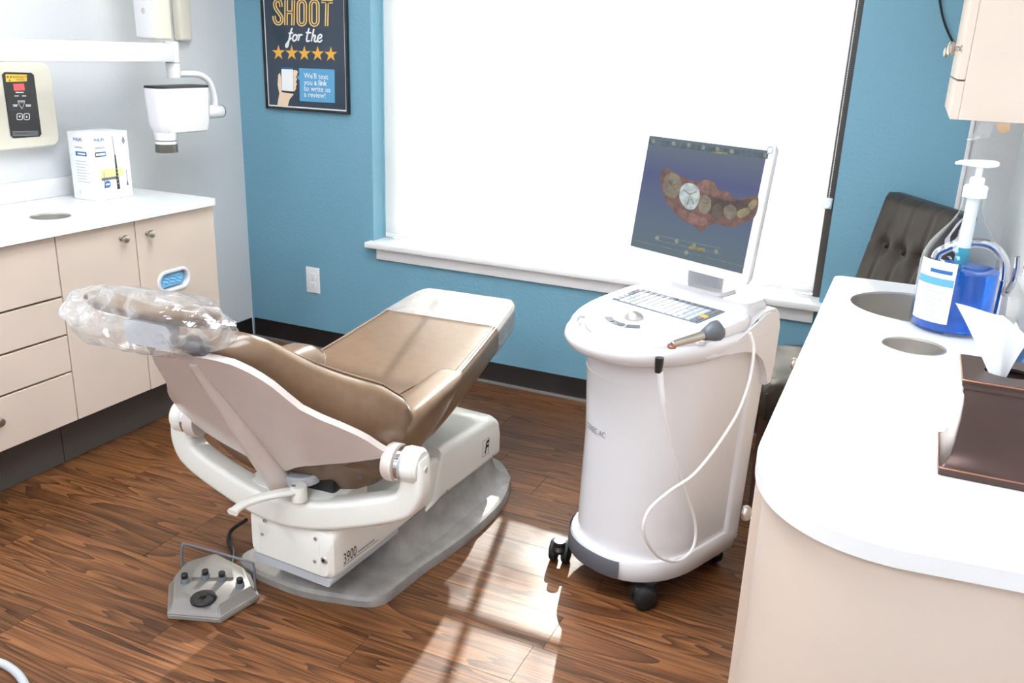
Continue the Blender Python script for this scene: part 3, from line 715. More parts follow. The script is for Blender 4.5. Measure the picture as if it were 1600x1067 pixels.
bmesh.ops.create_cone(bm, cap_ends=True, segments=20, radius1=.016, radius2=.016, depth=.012, matrix=Matrix.Translation(c_) @ D_.to_track_quat('Z', 'Y').to_matrix().to_4x4())
obj('end_cap', bm, 'lgrey', shell)
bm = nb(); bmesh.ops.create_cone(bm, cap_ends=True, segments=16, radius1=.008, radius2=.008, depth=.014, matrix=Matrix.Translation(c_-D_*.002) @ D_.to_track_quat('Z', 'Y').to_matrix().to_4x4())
obj('socket_hole', bm, 'dgrey', shell)  # solid disc, its dark colour stands for the shade inside the hole
# back cushion
wt = [(-.07, .24), (-.045, .285), (0, .318), (.06, .335), (.13, .335), (.2, .315), (.28, .27), (.36, .23), (.43, .205), (.49, .18), (.525, .15), (.545, .10)]
tt = [(-.07, .04), (-.045, .09), (0, .135), (.06, .16), (.2, .15), (.35, .115), (.46, .09), (.525, .07), (.545, .03)]
bm = nb(); R = []
for i in range(34):
    t = -.075+.62*i/33; w = interp(wt, t); h = interp(tt, t)
    if i == 0: w, h = .2, .02
    R.append([bp(a-.03*max(0, min(1, (t-.12)/.3)), t, .017+h/2+b) for a, b in rrect(w, h/2, min(h*.48, .06), 6, 10)])
loft(bm, R); cush = obj('back_cushion', bm, 'leather', chair, ang=70)
# piping along the front edge of the cushion
for s in (-1, 1):
    P = [bp(s*(interp(wt, t)-.028)-.03*max(0, min(1, (t-.12)/.3)), t, .0175+interp(tt, t)-.006) for t in [-.03+.54*i/24 for i in range(25)]]
    obj('piping', tube(nb(), P, .003, 6, 1), 'leather', cush)
# seat and leg cushion
sw = [(-.06, .20), (-.03, .24), (.02, .262), (.3, .262), (.5, .255), (.7, .240), (.9, .222), (1.05, .206), (1.1, .19), (1.125, .165), (1.135, .14)]
szt = [(-.06, .50), (0, .512), (.2, .522), (.4, .535), (.6, .553), (.8, .575), (1.0, .598), (1.1, .606), (1.125, .600), (1.135, .592)]
sth = [(-.06, .05), (0, .11), (.3, .125), (.5, .115), (.8, .105), (1.05, .098), (1.1, .09), (1.125, .075), (1.135, .055)]
def seat_rings(u0, u1, n, grow=0):
    R = []
    for i in range(n):
        u = u0+(u1-u0)*i/(n-1); w = interp(sw, u)+grow; h = interp(sth, u)+2*grow; zt = interp(szt, u)+grow
        ring = []
        for a, b in rrect(w, h/2, .028, 5, 8):
            dip = -.010*(1-(a/w)**2)*smin(max(0, min(1, (.7-u)/.5))) if b > 0 else 0
            ring.append((a, u, zt-h/2+b+dip))
        R.append(ring)
    return R
seat = obj('seat_cushion', loft(nb(), seat_rings(-.06, 1.135, 60)), 'leather', chair, ang=70)
for s in (-1, 1):
    P = [(s*(interp(sw, u)-.010), u, interp(szt, u)-.006) for u in [.44+.66*i/20 for i in range(21)]]
    obj('piping', tube(nb(), P, .0035, 6, 1), 'leather', seat)
    P = [(s*(interp(sw, u)-.024), u, interp(szt, u)+.0005) for u in [.44+.66*i/20 for i in range(21)]]
    obj('stitching', tube(nb(), P, .0016, 5, 1), 'seam', seat)
    P = [(s*v, u, interp(szt, u)-.0045+.0042*(v/.26)**2) for v, u in ((.246, .475), (.225, .462), (.19, .42), (.16, .34), (.135, .22), (.125, .1))]
    obj('stitching', tube(nb(), P, .0019, 5, 5), 'seam', seat)
# side bolsters
for s in (-1, 1):
    R = []
    for u, vi, vo, zb, zt in ((-.02, .235, .285, .43, .50), (.0, .22, .305, .415, .545), (.03, .215, .318, .40, .568), (.1, .212, .325, .40, .578), (.2, .21, .327, .425, .583), (.3, .21, .325, .46, .585), (.36, .212, .32, .49, .584), (.40, .218, .308, .515, .580), (.425, .228, .29, .535, .572), (.432, .24, .275, .545, .562)):
        hw, hh = (vo-vi)/2, (zt-zb)/2; ring = []
        for a, b in rrect(hw, hh, min(hw, hh)*.62, 5, 3):
            ring.append((s*((vi+vo)/2+a-.022*(1-(b/hh+1)/2)*2), u, (zt+zb)/2+b))
        R.append(ring)
    obj('side_bolster', loft(nb(), R), 'leather', chair, ang=70)
# underside frame of seat
bm = nb(); loft(bm, [[(a, u, z_) for a, z_ in ((-w, .40), (w, .40), (w, zt), (-w, zt))] for u, w, zt in ((-.02, .2, .415), (.4, .2, .425), (.95, .13, .49))]); 
for v in bm.verts:
    if v.co.z < .401 and v.co.y > .5: v.co.z = .455
obj('seat_pan', bm, 'dgrey', chair)
# clear film over the foot end
obj('foot_film', loft(nb(), seat_rings(.845, 1.142, 16, .005), cap=False), 'film', chair)
# yoke bracket
def rp(hw, hh, r): return lambda t: rrect(hw*(1+.35*math.sin(t*PI)), hh*(1+.15*math.sin(t*PI)), r, 4)
yk = [(.358, -.03, .50), (.364, -.03, .45), (.358, -.03, .405), (.325, -.032, .365), (.21, -.046, .325), (.1, -.06, .30), (0, -.07, .294)]
yk = [(-a, b, c) for a, b, c in yk] + yk[:-1][::-1]
yoke = obj('yoke_bracket', sweep(nb(), yk, rp(.030, .031, .016), Vector((0, -1, .02)).normalized(), 6), 'ivory', chair, ang=60)
for s in (-1, 1):
    bm = nb(); lathe(bm, [(.001, .338*s), (.043, .338*s), (.048, .344*s), (.048, .374*s), (.040, .384*s), (.001, .386*s)], 26, (0, -.03, .482), 'x'); obj('pivot_hub', bm, 'ivory', yoke)
    bm = nb(); lathe(bm, [(.036, .322*s), (.047, .324*s), (.047, .337*s), (.036, .338*s)], 26, (0, -.035, .482), 'x'); obj('chrome_ring', bm, 'chrome', yoke)
    bm = nb(); lathe(bm, [(.001, .3865*s), (.011, .3865*s), (.010, .394*s), (.001, .397*s)], 14, (0, -.03, .474), 'x'); obj('bolt', bm, 'steel', yoke)
    bm = nb(); lathe(bm, [(.001, .29*s), (.046, .292*s), (.05, .3*s), (.05, .322*s), (.001, .323*s)], 24, (0, -.04, .485), 'x'); obj('shell_hub', bm, 'shell', shell)
# bracket tray, gear block and brake lever
obj('bracket_tray', bx(-.15, .15, -.07, .1, .275, .345, .012), 'ivory', chair)
obj('mechanism', bx(-.08, .12, -.03, .06, .335, .395, .01), 'black', chair)
bm = nb(); lathe(bm, [(.001, .395), (.05, .395), (.055, .39), (.055, .37)], 24, (.02, -.03, 0)); obj('pivot_disc', bm, 'lgrey', chair)
bm = nb(); lv = [(.05, -.10, .372), (.02, -.135, .374), (-.02, -.165, .366), (-.045, -.20, .358), (-.05, -.235, .352)]
sweep(bm, lv, lambda t: rrect(.017-.005*t+.004*(t > .9), .0075, .006, 3), Vector((0, 0, 1)), 5); lever = obj('brake_lever', bm, 'ivory', chair)
bm = nb(); lathe(bm, [(.001, .386), (.02, .386), (.022, .382), (.022, .345)], 20, (.055, -.095, 0)); obj('lever_boss', bm, 'ivory', lever)
obj('lever_screw', lathe(nb(), [(.006, .384), (.005, .389), (.001, .389)], 12, (.045, -.105, 0)), 'steel', lever)
# ---- base (own yaw)
RB = Matrix.Translation((.003, -.075, 0)) @ Matrix.Rotation(BA, 4, 'Z')
plate = [(-.255, .12), (-.262, .07), (-.22, .04), (-.12, .028), (0, .03), (.1, .055), (.19, .085), (.225, .125), (.231, .2), (.236, .3), (.25, .43), (.258, .55), (.256, .68), (.245, .78), (.215, .88), (.165, .97), (.09, 1.04), (0, 1.06), (-.09, 1.04), (-.165, .97), (-.215, .88), (-.245, .78), (-.256, .68), (-.258, .55), (-.25, .43), (-.24, .3), (-.245, .2)]
plate = [(p.x, p.y) for p in cr([(a, b, 0) for a, b in plate], 3, True)]
bm = nb(); R = []
for h, s_ in ((0.0005, 1), (.02, 1.0), (.03, .985), (.034, .955), (.036, .93)): R.append([(a*s_, .53+(b-.53)*s_, h) for a, b in plate])
loft(bm, R); obj('floor_plate', bm, 'plate', chair, mw=RB)
# raised pedestal ramp under far box
bm = nb(); loft(bm, [[(a, .60+b, z_) for a, b in rrect(w, l, .06, 5)] for z_, w, l in ((.034, .20, .36), (.05, .175, .34), (.08, .155, .32), (.13, .148, .305))]); obj('pedestal_skirt', bm, 'plate', chair, mw=RB)
# far box
bm = nb(); R = []
for u_, zt in ((.905, .235), (.895, .268), (.87, .286), (.82, .292), (.62, .296), (.56, .30), (.53, .295), (.48, .14), (.44, .126)):
    R.append([(a, u_, (zt+.118)/2+b) for a, b in rrect(.155, max((zt-.118)/2, .004), .028, 5)])
loft(bm, R); fb = obj('base_box', bm, 'ivory', chair, mw=RB)
# lift-arm cover
bm = nb(); R = []
for u_, zb, zt, w in ((-.004, .125, .225, .135), (.008, .118, .252, .147), (.03, .116, .265, .15), (.15, .118, .268, .15), (.3, .12, .27, .15), (.44, .125, .272, .149), (.56, .14, .27, .148)):
    R.append([(a, u_, (zt+zb)/2+b) for a, b in rrect(w, (zt-zb)/2, .022, 5, 3)])
loft(bm, R); la = obj('lift_arm_cover', bm, 'ivory', chair, mw=RB)
bm = nb(); loft(bm, [[(a, u_, z_+b) for a, b in rrect(.138, .012, .01, 3)] for u_, z_ in ((-.002, .107), (.44, .112))]); obj('lower_lip', bm, 'lgrey', la)
obj('end_seam', bx(-.152, .152, .018, .0195, .122, .2662), 'lgrey', la, smooth=False) if False else None
for v_, z_ in ((-.085, .235), (-.095, .19), (.095, .235), (.09, .165)):
    obj('screw', lathe(nb(), [(.001, -.0075), (.005, -.0065), (.005, -.003)], 12, (v_, 0, z_), 'y'), 'steel', la)
for v_ in (-.105, .108): obj('seam_line', bx(v_-.0006, v_+.0006, -.0048, -.0036, .135, .22), 'ivory', la, smooth=False)
obj('power_jack', lathe(nb(), [(.001, -.0075), (.009, -.0075), (.011, -.005), (.011, -.003)], 18, (.122, 0, .178), 'y'), 'steel', la)
obj('jack_hole', lathe(nb(), [(.001, -.0085), (.005, -.0085), (.005, -.007)], 12, (.122, 0, .178), 'y'), 'black', la)  # solid black insert, the hole's shade is painted rather than cut
o = text('lettering', '3900', .032, 'inkk', None, (.1505, .04, .150), (0, 1, 0), (0, 0, 1), sx=.62); o.parent = la
for k in range(9): obj('fine_print', bx(.1502, .1507, .105+k*.0085, .1115+k*.0085, .1515, .1575), 'inkg', la, smooth=False)
o = obj('print_rule', bx(.1502, .1507, .04, .2, .1445, .1458), 'inkk', la, smooth=False)
# maker's mark on far box: square with a letter F
bm = nb(); ribbon(bm, [(.785, .165), (.825, .165), (.825, .225), (.785, .225)], .0025, lambda a, b: (.1556, a, b), True); obj('logo_square', bm, 'inkk', fb, smooth=False)
o = text('logo_letter', 'F', .042, 'inkk', None, (.1556, .795, .174), (0, 1, 0), (0, 0, 1), sx=.8, shear=.3, bold=.03); o.parent = fb
for u_ in (.86, .56): obj('screw', lathe(nb(), [(.004, .154), (.004, .1565), (.001, .157)], 10, (0, u_, .14), 'x'), 'steel', fb)
obj('power_cord', tube(nb(), [(.05, .9, .16), (.09, .94, .165), (.12, .95, .15), (.1, .93, .10), (.02, .92, .06), (-.02, .9, .05)], .006, 8), 'lgrey', chair, mw=RB)
# ---- headrest
bm = nb(); R = []
HL, HN = Vector((0, .94, -.34)), Vector((0, .34, .94))
for i in range(30):
    q = i/29; v = -.195+.325*q
    lobe = abs(2*q-1)**1.3
    e_ = max((1-abs(2*q-1)**7)**.5, .15)
    h = (.017+.010*lobe)*e_; w = (.040+.026*lobe)*e_
    c_ = Vector((v, -.452, .952-.014*(1-lobe)))
    R.append([c_+HL*(w*math.cos(2*PI*j/18))+HN*(h*math.sin(2*PI*j/18)) for j in range(18)])
loft(bm, R); hp = obj('headrest_pad', bm, 'leather', chair, ang=80)
bm = nb(); loft(bm, [[(-.02+a, -.49+.03*k, .905+b) for a, b in rrect(.06, .026, .014, 4)] for k in (0, 1)]); obj('headrest_back_plate', bm, 'lgrey', chair)
obj('headrest_bar', sweep(nb(), [(-.01, -.475, .915), (-.012, -.455, .895), bp(.012, .575, .012), bp(.012, .53, .016), bp(.012, .48, .022)], lambda t: rrect(.034, .008, .006, 3), Vector((0, .8, .6)), 5), 'steel', chair)
for v_, m_ in ((-.07, 'black'), (.075, 'dgrey')):
    bm = nb(); lathe(bm, [(.001, v_-.024), (.018, v_-.022), (.022, v_), (.018, v_+.022), (.001, v_+.024)], 18, (0, -.455, .885), 'x'); obj('headrest_knob', bm, m_, chair)
# plastic bag over the headrest
bm = nb(); bmesh.ops.create_icosphere(bm, subdivisions=4, radius=1)
rnd = random.Random(3); dirs = [(Vector((rnd.gauss(0, 1), rnd.gauss(0, 1), rnd.gauss(0, 1))).normalized(), rnd.uniform(.72, 1.0)) for _ in range(42)]
for v in bm.verts:
    d = v.co.normalized(); r = 1.02
    for n, k in dirs:
        q = d.dot(n)
        if q > 0: r = min(r, k/q)
    r *= 1+.035*math.sin(d.x*17+d.z*9)*math.sin(d.y*13-d.z*7)
    p = d*r
    v.co = Vector((p.x*.240-.042, -.46, .930+.016*p.x-.03*max(0, -p.z)*(1-p.x*p.x))) + HL*p.y*.11 + HN*p.z*.075
obj('headrest_bag', bm, 'bag', chair, ang=18)

# ================================================================== FOOT CONTROL
fc = thing('foot_control', 'grey five-sided foot control with black buttons on the floor', 'foot pedal', (1.43, -1.92, 0), math.radians(14)); J = inv(fc)
pts = [onz(262, 968, 0), onz(345, 975, 0), onz(406, 938, 0), onz(392, 905, 0), onz(340, 878, 0), onz(288, 893, 0), onz(264, 922, 0)]
P2 = [(J @ p) for p in pts]; cx_ = sum(p.x for p in P2)/7; cy_ = sum(p.y for p in P2)/7
def sc(s, z): return [(cx_+(p.x-cx_)*s, cy_+(p.y-cy_)*s, z) for p in P2]
bm = nb(); loft(bm, [sc(1, .001), sc(1.0, .016), sc(.975, .02), sc(.90, .028), sc(.86, .042), sc(.82, .046)])
bmesh.ops.bevel(bm, geom=[e for e in bm.edges if abs((e.verts[0].co-e.verts[1].co).z) > .004 or e.calc_length() > .05], offset=.003, segments=2, affect='EDGES')
obj('pedal_body', bm, 'pedal', fc)
def L(px, z): return J @ onz(px[0], px[1], z)
c_ = L((318, 934), .05); obj('centre_disc', lathe(nb(), [(.035, .045), (.035, .05), (.032, .054), (.01, .056), (.009, .061), (.001, .062)], 28, (c_.x, c_.y, 0)), 'black', fc)
rb = [L((300, 905), .045), L((365, 905), .045), L((362, 890), .045), L((308, 885), .045)]
bm = nb(); loft(bm, [[(p.x, p.y, z_) for p in rb] for z_ in (.04, .052)]); obj('button_ridge', bm, 'pedal', fc)
for q in ((289, 905), (321, 899), (347, 902), (375, 912)):
    c_ = L(q, .055); b_ = obj('button', lathe(nb(), [(.013, .04), (.012, .058), (.011, .06), (.001, .06)], 16, (c_.x, c_.y, 0)), 'mgrey', fc)
    obj('button_top', lathe(nb(), [(.0095, .06), (.0095, .071), (.008, .073), (.001, .073)], 14, (c_.x, c_.y, 0)), 'black', b_)
a_, b_ = L((286, 890), .03), L((399, 918), .03)
h1, h2 = Vector((a_.x, a_.y, .03)), Vector((b_.x, b_.y, .02))
obj('carry_handle', tube(nb(), [h1, h1+Vector((0, .0, .055)), h1+Vector((.004, .002, .075)), h1+Vector((.02, .006, .083)), h2+Vector((-.02, .0, .092)), h2+Vector((-.003, 0, .085)), h2+Vector((0, 0, .065)), h2], .0035, 8, 5), 'mgrey', fc)
cb = [onz(352, 892, .02), onz(362, 880, .012), onz(364, 862, .01), onz(357, 845, .01), onz(362, 828, .02), onz(385, 812, .08)]
obj('pedal_cable', tube(nb(), [J @ p for p in cb], .006, 8), 'rubber', fc)

# ================================================================== SCANNER CART
KA = math.radians(-22)
cart = thing('scanner_cart', 'white wheeled dental scanner cart with keyboard and monitor', 'medical cart', (2.472, -1.15, 0), KA); J = inv(cart)
def dshape(w, f, b, n=14, pw=2.3, rc=.04):
    """plan outline: rounded front (y=-f), squarer back (y=b)"""
    P = []
    for i in range(n+1):
        a = PI + PI*i/n
        P.append((w*math.copysign(abs(math.cos(a))**(2/pw), math.cos(a)), f*math.copysign(abs(math.sin(a))**(2/pw), math.sin(a))))
    for i in range(5): a = i*PI/8; P.append((w-rc+rc*math.cos(a), b-rc+rc*math.sin(a)))
    for i in range(5): a = PI/2+i*PI/8; P.append((-w+rc+rc*math.cos(a), b-rc+rc*math.sin(a)))
    return P
bm = nb(); loft(bm, [[(a, y_, z_) for a, y_ in dshape(w, f, b, 16)] for z_, w, f, b in ((.10, .186, .222, .205), (.2, .184, .218, .215), (.45, .180, .213, .23), (.66, .186, .225, .235), (.735, .190, .235, .235))])
body = obj('cart_body', bm, 'white', cart, ang=50)
bm = nb(); loft(bm, [[(a, y_, z_) for a, y_ in dshape(w, f, b, 20)] for z_, w, f, b in ((.072, .19, .236, .21), (.078, .197, .243, .214), (.125, .199, .247, .214), (.138, .194, .24, .21))]); sk = obj('base_skirt', bm, 'white', cart, ang=50)
bm = nb()
P = [(a*1.004, y_*1.004) for a, y_ in dshape(.199, .248, .214, 40)][5:26]
for z0 in (0,):
    R = [[(a, y_, .080) for a, y_ in P], [(a*1.01, y_*1.01, .085) for a, y_ in P], [(a*1.01, y_*1.01, .130) for a, y_ in P], [(a, y_, .136) for a, y_ in P]]
    loft(bm, R, cap=False, close=False)
obj('foot_bumper', bm, 'dgrey', sk)
# front panel lines
for z_ in (.705, .655): 
    P = [(a*1.005, y_*1.005, z_-.0) for a, y_ in dshape(.1855 if z_ < .7 else .189, .2235 if z_ < .7 else .231, .235, 40)][6:24]
    obj('panel_line', tube(nb(), P, .0013, 5, 1), 'white', body)
# tabletop
bm = nb(); R = []
for z_, w, f, b, o in ((.728, .196, .29, .20, 0), (.745, .212, .322, .215, 0), (.765, .219, .333, .22, 0), (.778, .216, .330, .218, 0), (.786, .208, .322, .21, 0), (.790, .20, .31, .2, 0)):
    R.append([(a, y_, z_) for a, y_ in dshape(w, f, b, 24, 2.15)])
loft(bm, R); top = obj('tabletop', bm, 'white', cart, ang=50)
# sloped keyboard console
bm = nb(); loft(bm, [[(a*s_, y_*s_, z0+(zr-z0)*((y_+.315)/.445)) for a, y_ in dshape(.206, .315, .13, 22, 2.2)] for s_, z0, zr in ((1.0, .786, .79), (1.0, .790, .822), (.985, .794, .827))]); con = obj('keyboard_console', bm, 'white', cart, ang=50)
def cz(y_): return .7945+(.033)*((y_+.315)/.445)
sl_ = math.atan(.029/.4)
bm = nb(); loft(bm, [[(a, y_, cz(y_)+h) for a, y_ in ((-.165, -.045), (.135, -.045), (.135, .085), (-.165, .085))] for h in (.0002, .0016)]); kbd = obj('keyboard', bm, 'kbase', cart, smooth=False)
km = None; xs0 = -.160; 
for r_ in range(6):
    for c in range(14):
        if r_ == 0 and 4 <= c <= 8 and c != 4: continue
        x0 = xs0 + c*.0207; x1 = x0 + .0185
        if r_ == 0 and c == 4: x1 = x0+.0207*5-.0022
        y0 = -.042+r_*.0208
        bm = nb(); loft(bm, [[(a, b, cz(b)+h) for a, b in ((x0+i_, y0+i_), (x1-i_, y0+i_), (x1-i_, y0+.0186-i_), (x0+i_, y0+.0186-i_))] for h, i_ in ((.0016, 0), (.0042, .0012))])
        obj('key', bm, 'gold' if (r_ == 2 and c == 13) else ('mgrey' if (r_ == 5 or c in (0, 13)) else 'keys'), kbd, smooth=False)
tr_ = obj('trackball', lathe(nb(), [(.026, .0), (.025, .006), (.018, .016), (.009, .0205), (.001, .0215)], 24, (-.015, -.125, cz(-.125)-.001)), 'steel', cart)
for k in range(3):
    P = [(-.075+.040*(k+i/6)-.0, -.178-.022*math.sin(PI*((k+i/6)/3))) for i in range(7)] if False else [(-.015+.085*math.sin(-.75+.5*(k+.06+.88*i/6)), -.105-.085*math.cos(-.75+.5*(k+.06+.88*i/6))) for i in range(7)]
    bm = nb(); ribbon(bm, P, .02, lambda a, b: (a, b, cz(b)+.0015)); obj('mouse_button', bm, 'kbase', cart, smooth=False)
# hand-grip recess at the front left
P = [(-.012+.275*math.sin(t)*.62, -.045-.245*math.cos(t)) for t in [-.95+.85*i/12 for i in range(13)]]
cut = obj('grip_cutter', loft(nb(), [[(a, b, z_) for a, b in [(p[0]*k, -.05+(p[1]+.05)*k) for p in P]+[(p[0]*k2, -.05+(p[1]+.05)*k2) for p in P[::-1]]] for z_, k, k2 in ((.766, 1.0, .93), (.85, 1.06, .88))]), 'white', cart)
for o_ in (top, con):
    md = o_.modifiers.new('cut', 'BOOLEAN'); md.operation = 'DIFFERENCE'; md.solver = 'EXACT'; md.object = cut
bpy.context.view_layer.update(); dg_ = bpy.context.evaluated_depsgraph_get()
new_ = [bpy.data.meshes.new_from_object(o_.evaluated_get(dg_)) for o_ in (top, con)]
for o_, me_ in zip((top, con), new_): o_.modifiers.clear(); o_.data = me_
bpy.data.objects.remove(cut)
# rear box that carries the monitor
bm = nb(); loft(bm, [[(a, .165+b, z_) for a, b in rrect(w, l, .03, 5)] for z_, w, l in ((.76, .195, .065), (.84, .19, .062), (.852, .183, .055))]); rb_ = obj('rear_box', bm, 'white', cart, ang=50)
obj('port', lathe(nb(), [(.004, .1905), (.004, .193)], 10, (0, .15, .815), 'x'), 'dgrey', rb_)
# raised side shield with the scanner cradle
sp = [(-.02, .742), (.08, .772), (.12, .80), (.145, .822), (.18, .832), (.225, .828), (.24, .808), (.242, .76), (.235, .66), (.2, .55), (.19, .735), (.1, .735)]
bm = nb(); prism(bm, [(a, b) for a, b in [(-.10, .75), (.02, .77), (.09, .788), (.13, .815), (.165, .83), (.22, .83), (.24, .815), (.246, .77), (.243, .66), (.238, .60), (.215, .60), (.20, .65), (.18, .69), (.14, .72), (.08, .738), (0, .742)]], lambda a, b: (.18, a, b), lambda a, b: (.218, a, b))
bmesh.ops.bevel(bm, geom=[e for e in bm.edges if abs(e.verts[0].co.x-e.verts[1].co.x) < 1e-6], offset=.006, segments=2, affect='EDGES'); obj('side_shield', bm, 'white', cart, ang=50)
bm = nb(); loft(bm, [[(x_+a, y_+b, z_) for a, b in rrect(.028, .038, .012, 3)] for x_, y_, z_ in ((.168, .17, .10), (.166, .19, .4), (.172, .203, .74))]); obj('rear_corner_panel', bm, 'white', cart)
bm = nb(); lathe(bm, [(.02, .7885), (.02, .797), (.016, .799), (.001, .799)], 18, (.185, -.11, 0)); obj('cradle_ring', bm, 'white', cart)
# lettering
q_ = ony(918, 720, -1.37)
o = text('lettering', 'CEREC AC', .017, 'mgrey', None, (-.098, 0, .478), (1, 0, 0), (0, 0, 1), sx=.78, off=0); o.parent = body
for v in o.data.vertices: v.co.y = -.2178*(1-min(1, abs(v.co.x)/.1828)**2.3)**(1/2.3)-.0012
# casters
def caster(x, y, a):
    e_ = obj('caster', lathe(nb(), [(.016, .05), (.018, .056), (.018, .078)], 14), 'black', cart, mw=Matrix.Translation((x, y, 0)) @ Matrix.Rotation(a, 4, 'Z'))
    for s in (-1, 1): obj('wheel', lathe(nb(), [(.001, s*.008), (.03, s*.008), (.034, s*.011), (.034, s*.027), (.029, s*.031), (.012, s*.033), (.001, s*.033)], 24, (0, .018, .0345), 'x'), 'rubber', e_)
    obj('caster_hood', (lambda b: (bmesh.ops.scale(b, vec=(.75, 1.05, 1), verts=b.verts[:]), b)[-1])(lathe(nb(), [(.034, .042), (.036, .052), (.028, .064), (.001, .067)], 16, (0, .012, 0))), 'black', e_)
caster(-.165, -.205, .5); caster(.15, -.165, 2.6); caster(.15, .15, 1.2); caster(-.15, .15, 2.0)
bm = nb(); lathe(bm, [(.001, .0)], 3) if False else None; bm.free()
# monitor
MC = Vector((2.506, -1.08, 1.111)); MY = math.radians(-26); MT = math.radians(7.9)
MX = Vector((math.cos(MY), math.sin(MY), 0)); MB = Vector((-math.sin(MY), math.cos(MY), 0)); MU = Vector((0, 0, math.cos(MT)))+MB*math.sin(MT); MN = MX.cross(MU)
MM = Matrix((MX, MU, MN)).transposed().to_4x4(); MM.translation = MC      # local: x right, y up, z towards viewer
ML = J @ MM
SW, SH = .398, .319
bm = nb(); R = []
for z_, gx, gy, r_ in ((-.055, -.06, -.06, .02), (-.05, -.03, -.03, .02), (-.028, .012, .012, .012), (-.004, .021, .019, .01), (.003, .021, .019, .01), (.0045, .019, .017, .009)):
    R.append([(a, b-.004, z_) for a, b in rrect(SW/2+gx, SH/2+gy+.004, r_, 4)])
loft(bm, R); mon = obj('monitor', bm, 'white', cart, mw=ML, ang=40)
obj('screen', bx(-SW/2, SW/2, -SH/2, SH/2, .0046, .0062), 'scr', mon, smooth=False)
o = text('lettering', 'sirona', .009, 'lgrey', None, (-SW/2+.008, SH/2+.004, .0045), (1, 0, 0), (0, 1, 0), bold=.01); o.parent = mon
bm = nb(); ribbon(bm, circ(0, 0, .0085, 20), .002, lambda a, b: (SW/2+.008+a, SH/2+.002+b, .0052), True); obj('power_ring', bm, 'inkblue', mon, smooth=False)
MMi = MM.inverted()
def fs(k): 
    return lambda a, b: tuple(MMi @ onp(860+a/2.6675, 180+b/2.6675, MC+MN*(.0064+k*.0004), MN))
def sp_(name, P, k, m, smooth=0):
    if smooth: P = [(v.x, v.y) for v in cr([(*q, 0) for q in P], smooth, True)]
    bm = nb(); flat(bm, P, fs(k)); return obj(name, bm, m, mon, smooth=False)
g1, g2, g3 = emat('screen_gum', (122, 90, 84), .75), emat('screen_gum_light', (142, 106, 97), .75), emat('screen_gum_dark', (88, 68, 66), .75)
t1, t2, t3 = emat('screen_tooth', (132, 122, 106), .8), emat('screen_crown', (172, 184, 184), .95), emat('screen_tooth_yellow', (146, 136, 100), .8)
t4 = emat('screen_tooth_shadow', (104, 94, 80), .75); ui, uy = emat('screen_icon', (140, 146, 136), .8), emat('screen_highlight', (150, 138, 70), .8); ub = emat('screen_bar', (84, 100, 110), .8)
sp_('scan_gum', [(458, 245), (482, 218), (520, 240), (600, 275), (650, 268), (685, 280), (700, 310), (748, 322), (765, 350), (820, 342), (862, 335), (865, 380), (845, 430), (790, 455), (750, 468), (690, 452), (660, 462), (630, 488), (600, 462), (545, 432), (500, 385), (475, 345), (462, 290)], 0, g1, 3)
sp_('scan_gum_ridge', [(612, 290), (650, 268), (684, 284), (700, 312), (740, 325), (720, 345), (660, 330), (625, 315)], 1, g2, 3)
sp_('scan_gum_ridge', [(520, 380), (580, 405), (650, 432), (640, 460), (600, 455), (545, 425)], 1, g2, 3)
sp_('scan_gum_shadow', [(640, 335), (690, 345), (760, 358), (840, 348), (800, 400), (740, 420), (690, 410), (640, 400)], 1, g3, 3)
for P, m in ((((478, 255), (505, 240), (540, 258), (545, 300), (525, 340), (495, 342), (470, 310)), t1), (((545, 300), (575, 282), (615, 300), (622, 345), (600, 390), (565, 388), (538, 345)), t2),
             (((620, 345), (645, 332), (668, 350), (665, 395), (640, 412), (618, 390)), t1), (((675, 385), (695, 368), (715, 390), (710, 425), (690, 432), (672, 415)), t4),
             (((725, 385), (750, 372), (775, 390), (770, 425), (745, 436), (722, 412)), t1), (((780, 400), (820, 385), (830, 405), (800, 428), (778, 420)), t3), (((825, 370), (858, 350), (860, 375), (835, 395)), t3)):
    sp_('scan_tooth', P, 2, m, 3)
for P, m in ((((555, 310), (580, 330), (610, 318)), t1), (((570, 372), (582, 335), (598, 372)), t1), (((490, 275), (510, 295), (530, 280)), t4), (((630, 360), (650, 368), (660, 358)), t4)):
    bm = nb(); ribbon(bm, P, 4, fs(3)); obj('scan_groove', bm, m, mon, smooth=False)
sp_('screen_top_bar', [(414, 100), (908, 160), (904, 182), (410, 122)], 0, ub)
for q in ((428, 108), (515, 118), (578, 124), (636, 134), (696, 140), (757, 150), (896, 168), (445, 512), (527, 525), (597, 541), (566, 572), (690, 568)): sp_('screen_icon', [(q[0]+9*math.cos(i*PI/4), q[1]+10*math.sin(i*PI/4)) for i in range(8)], 1, ui)
sp_('screen_highlight', [(672, 150), (740, 157), (738, 163), (670, 156)], 1, uy); sp_('screen_highlight', [(580, 545), (645, 556), (642, 569), (576, 556)], 1, uy)
for P in ([(440, 520), (445, 500), (715, 556), (710, 580)],): 
    bm = nb(); ribbon(bm, P, 1.6, fs(0), True); obj('screen_line', bm, ui, mon, smooth=False)
bm = nb(); ribbon(bm, [(352, 520), (812, 632)], 1.6, fs(0)); obj('screen_line', bm, ui, mon, smooth=False)
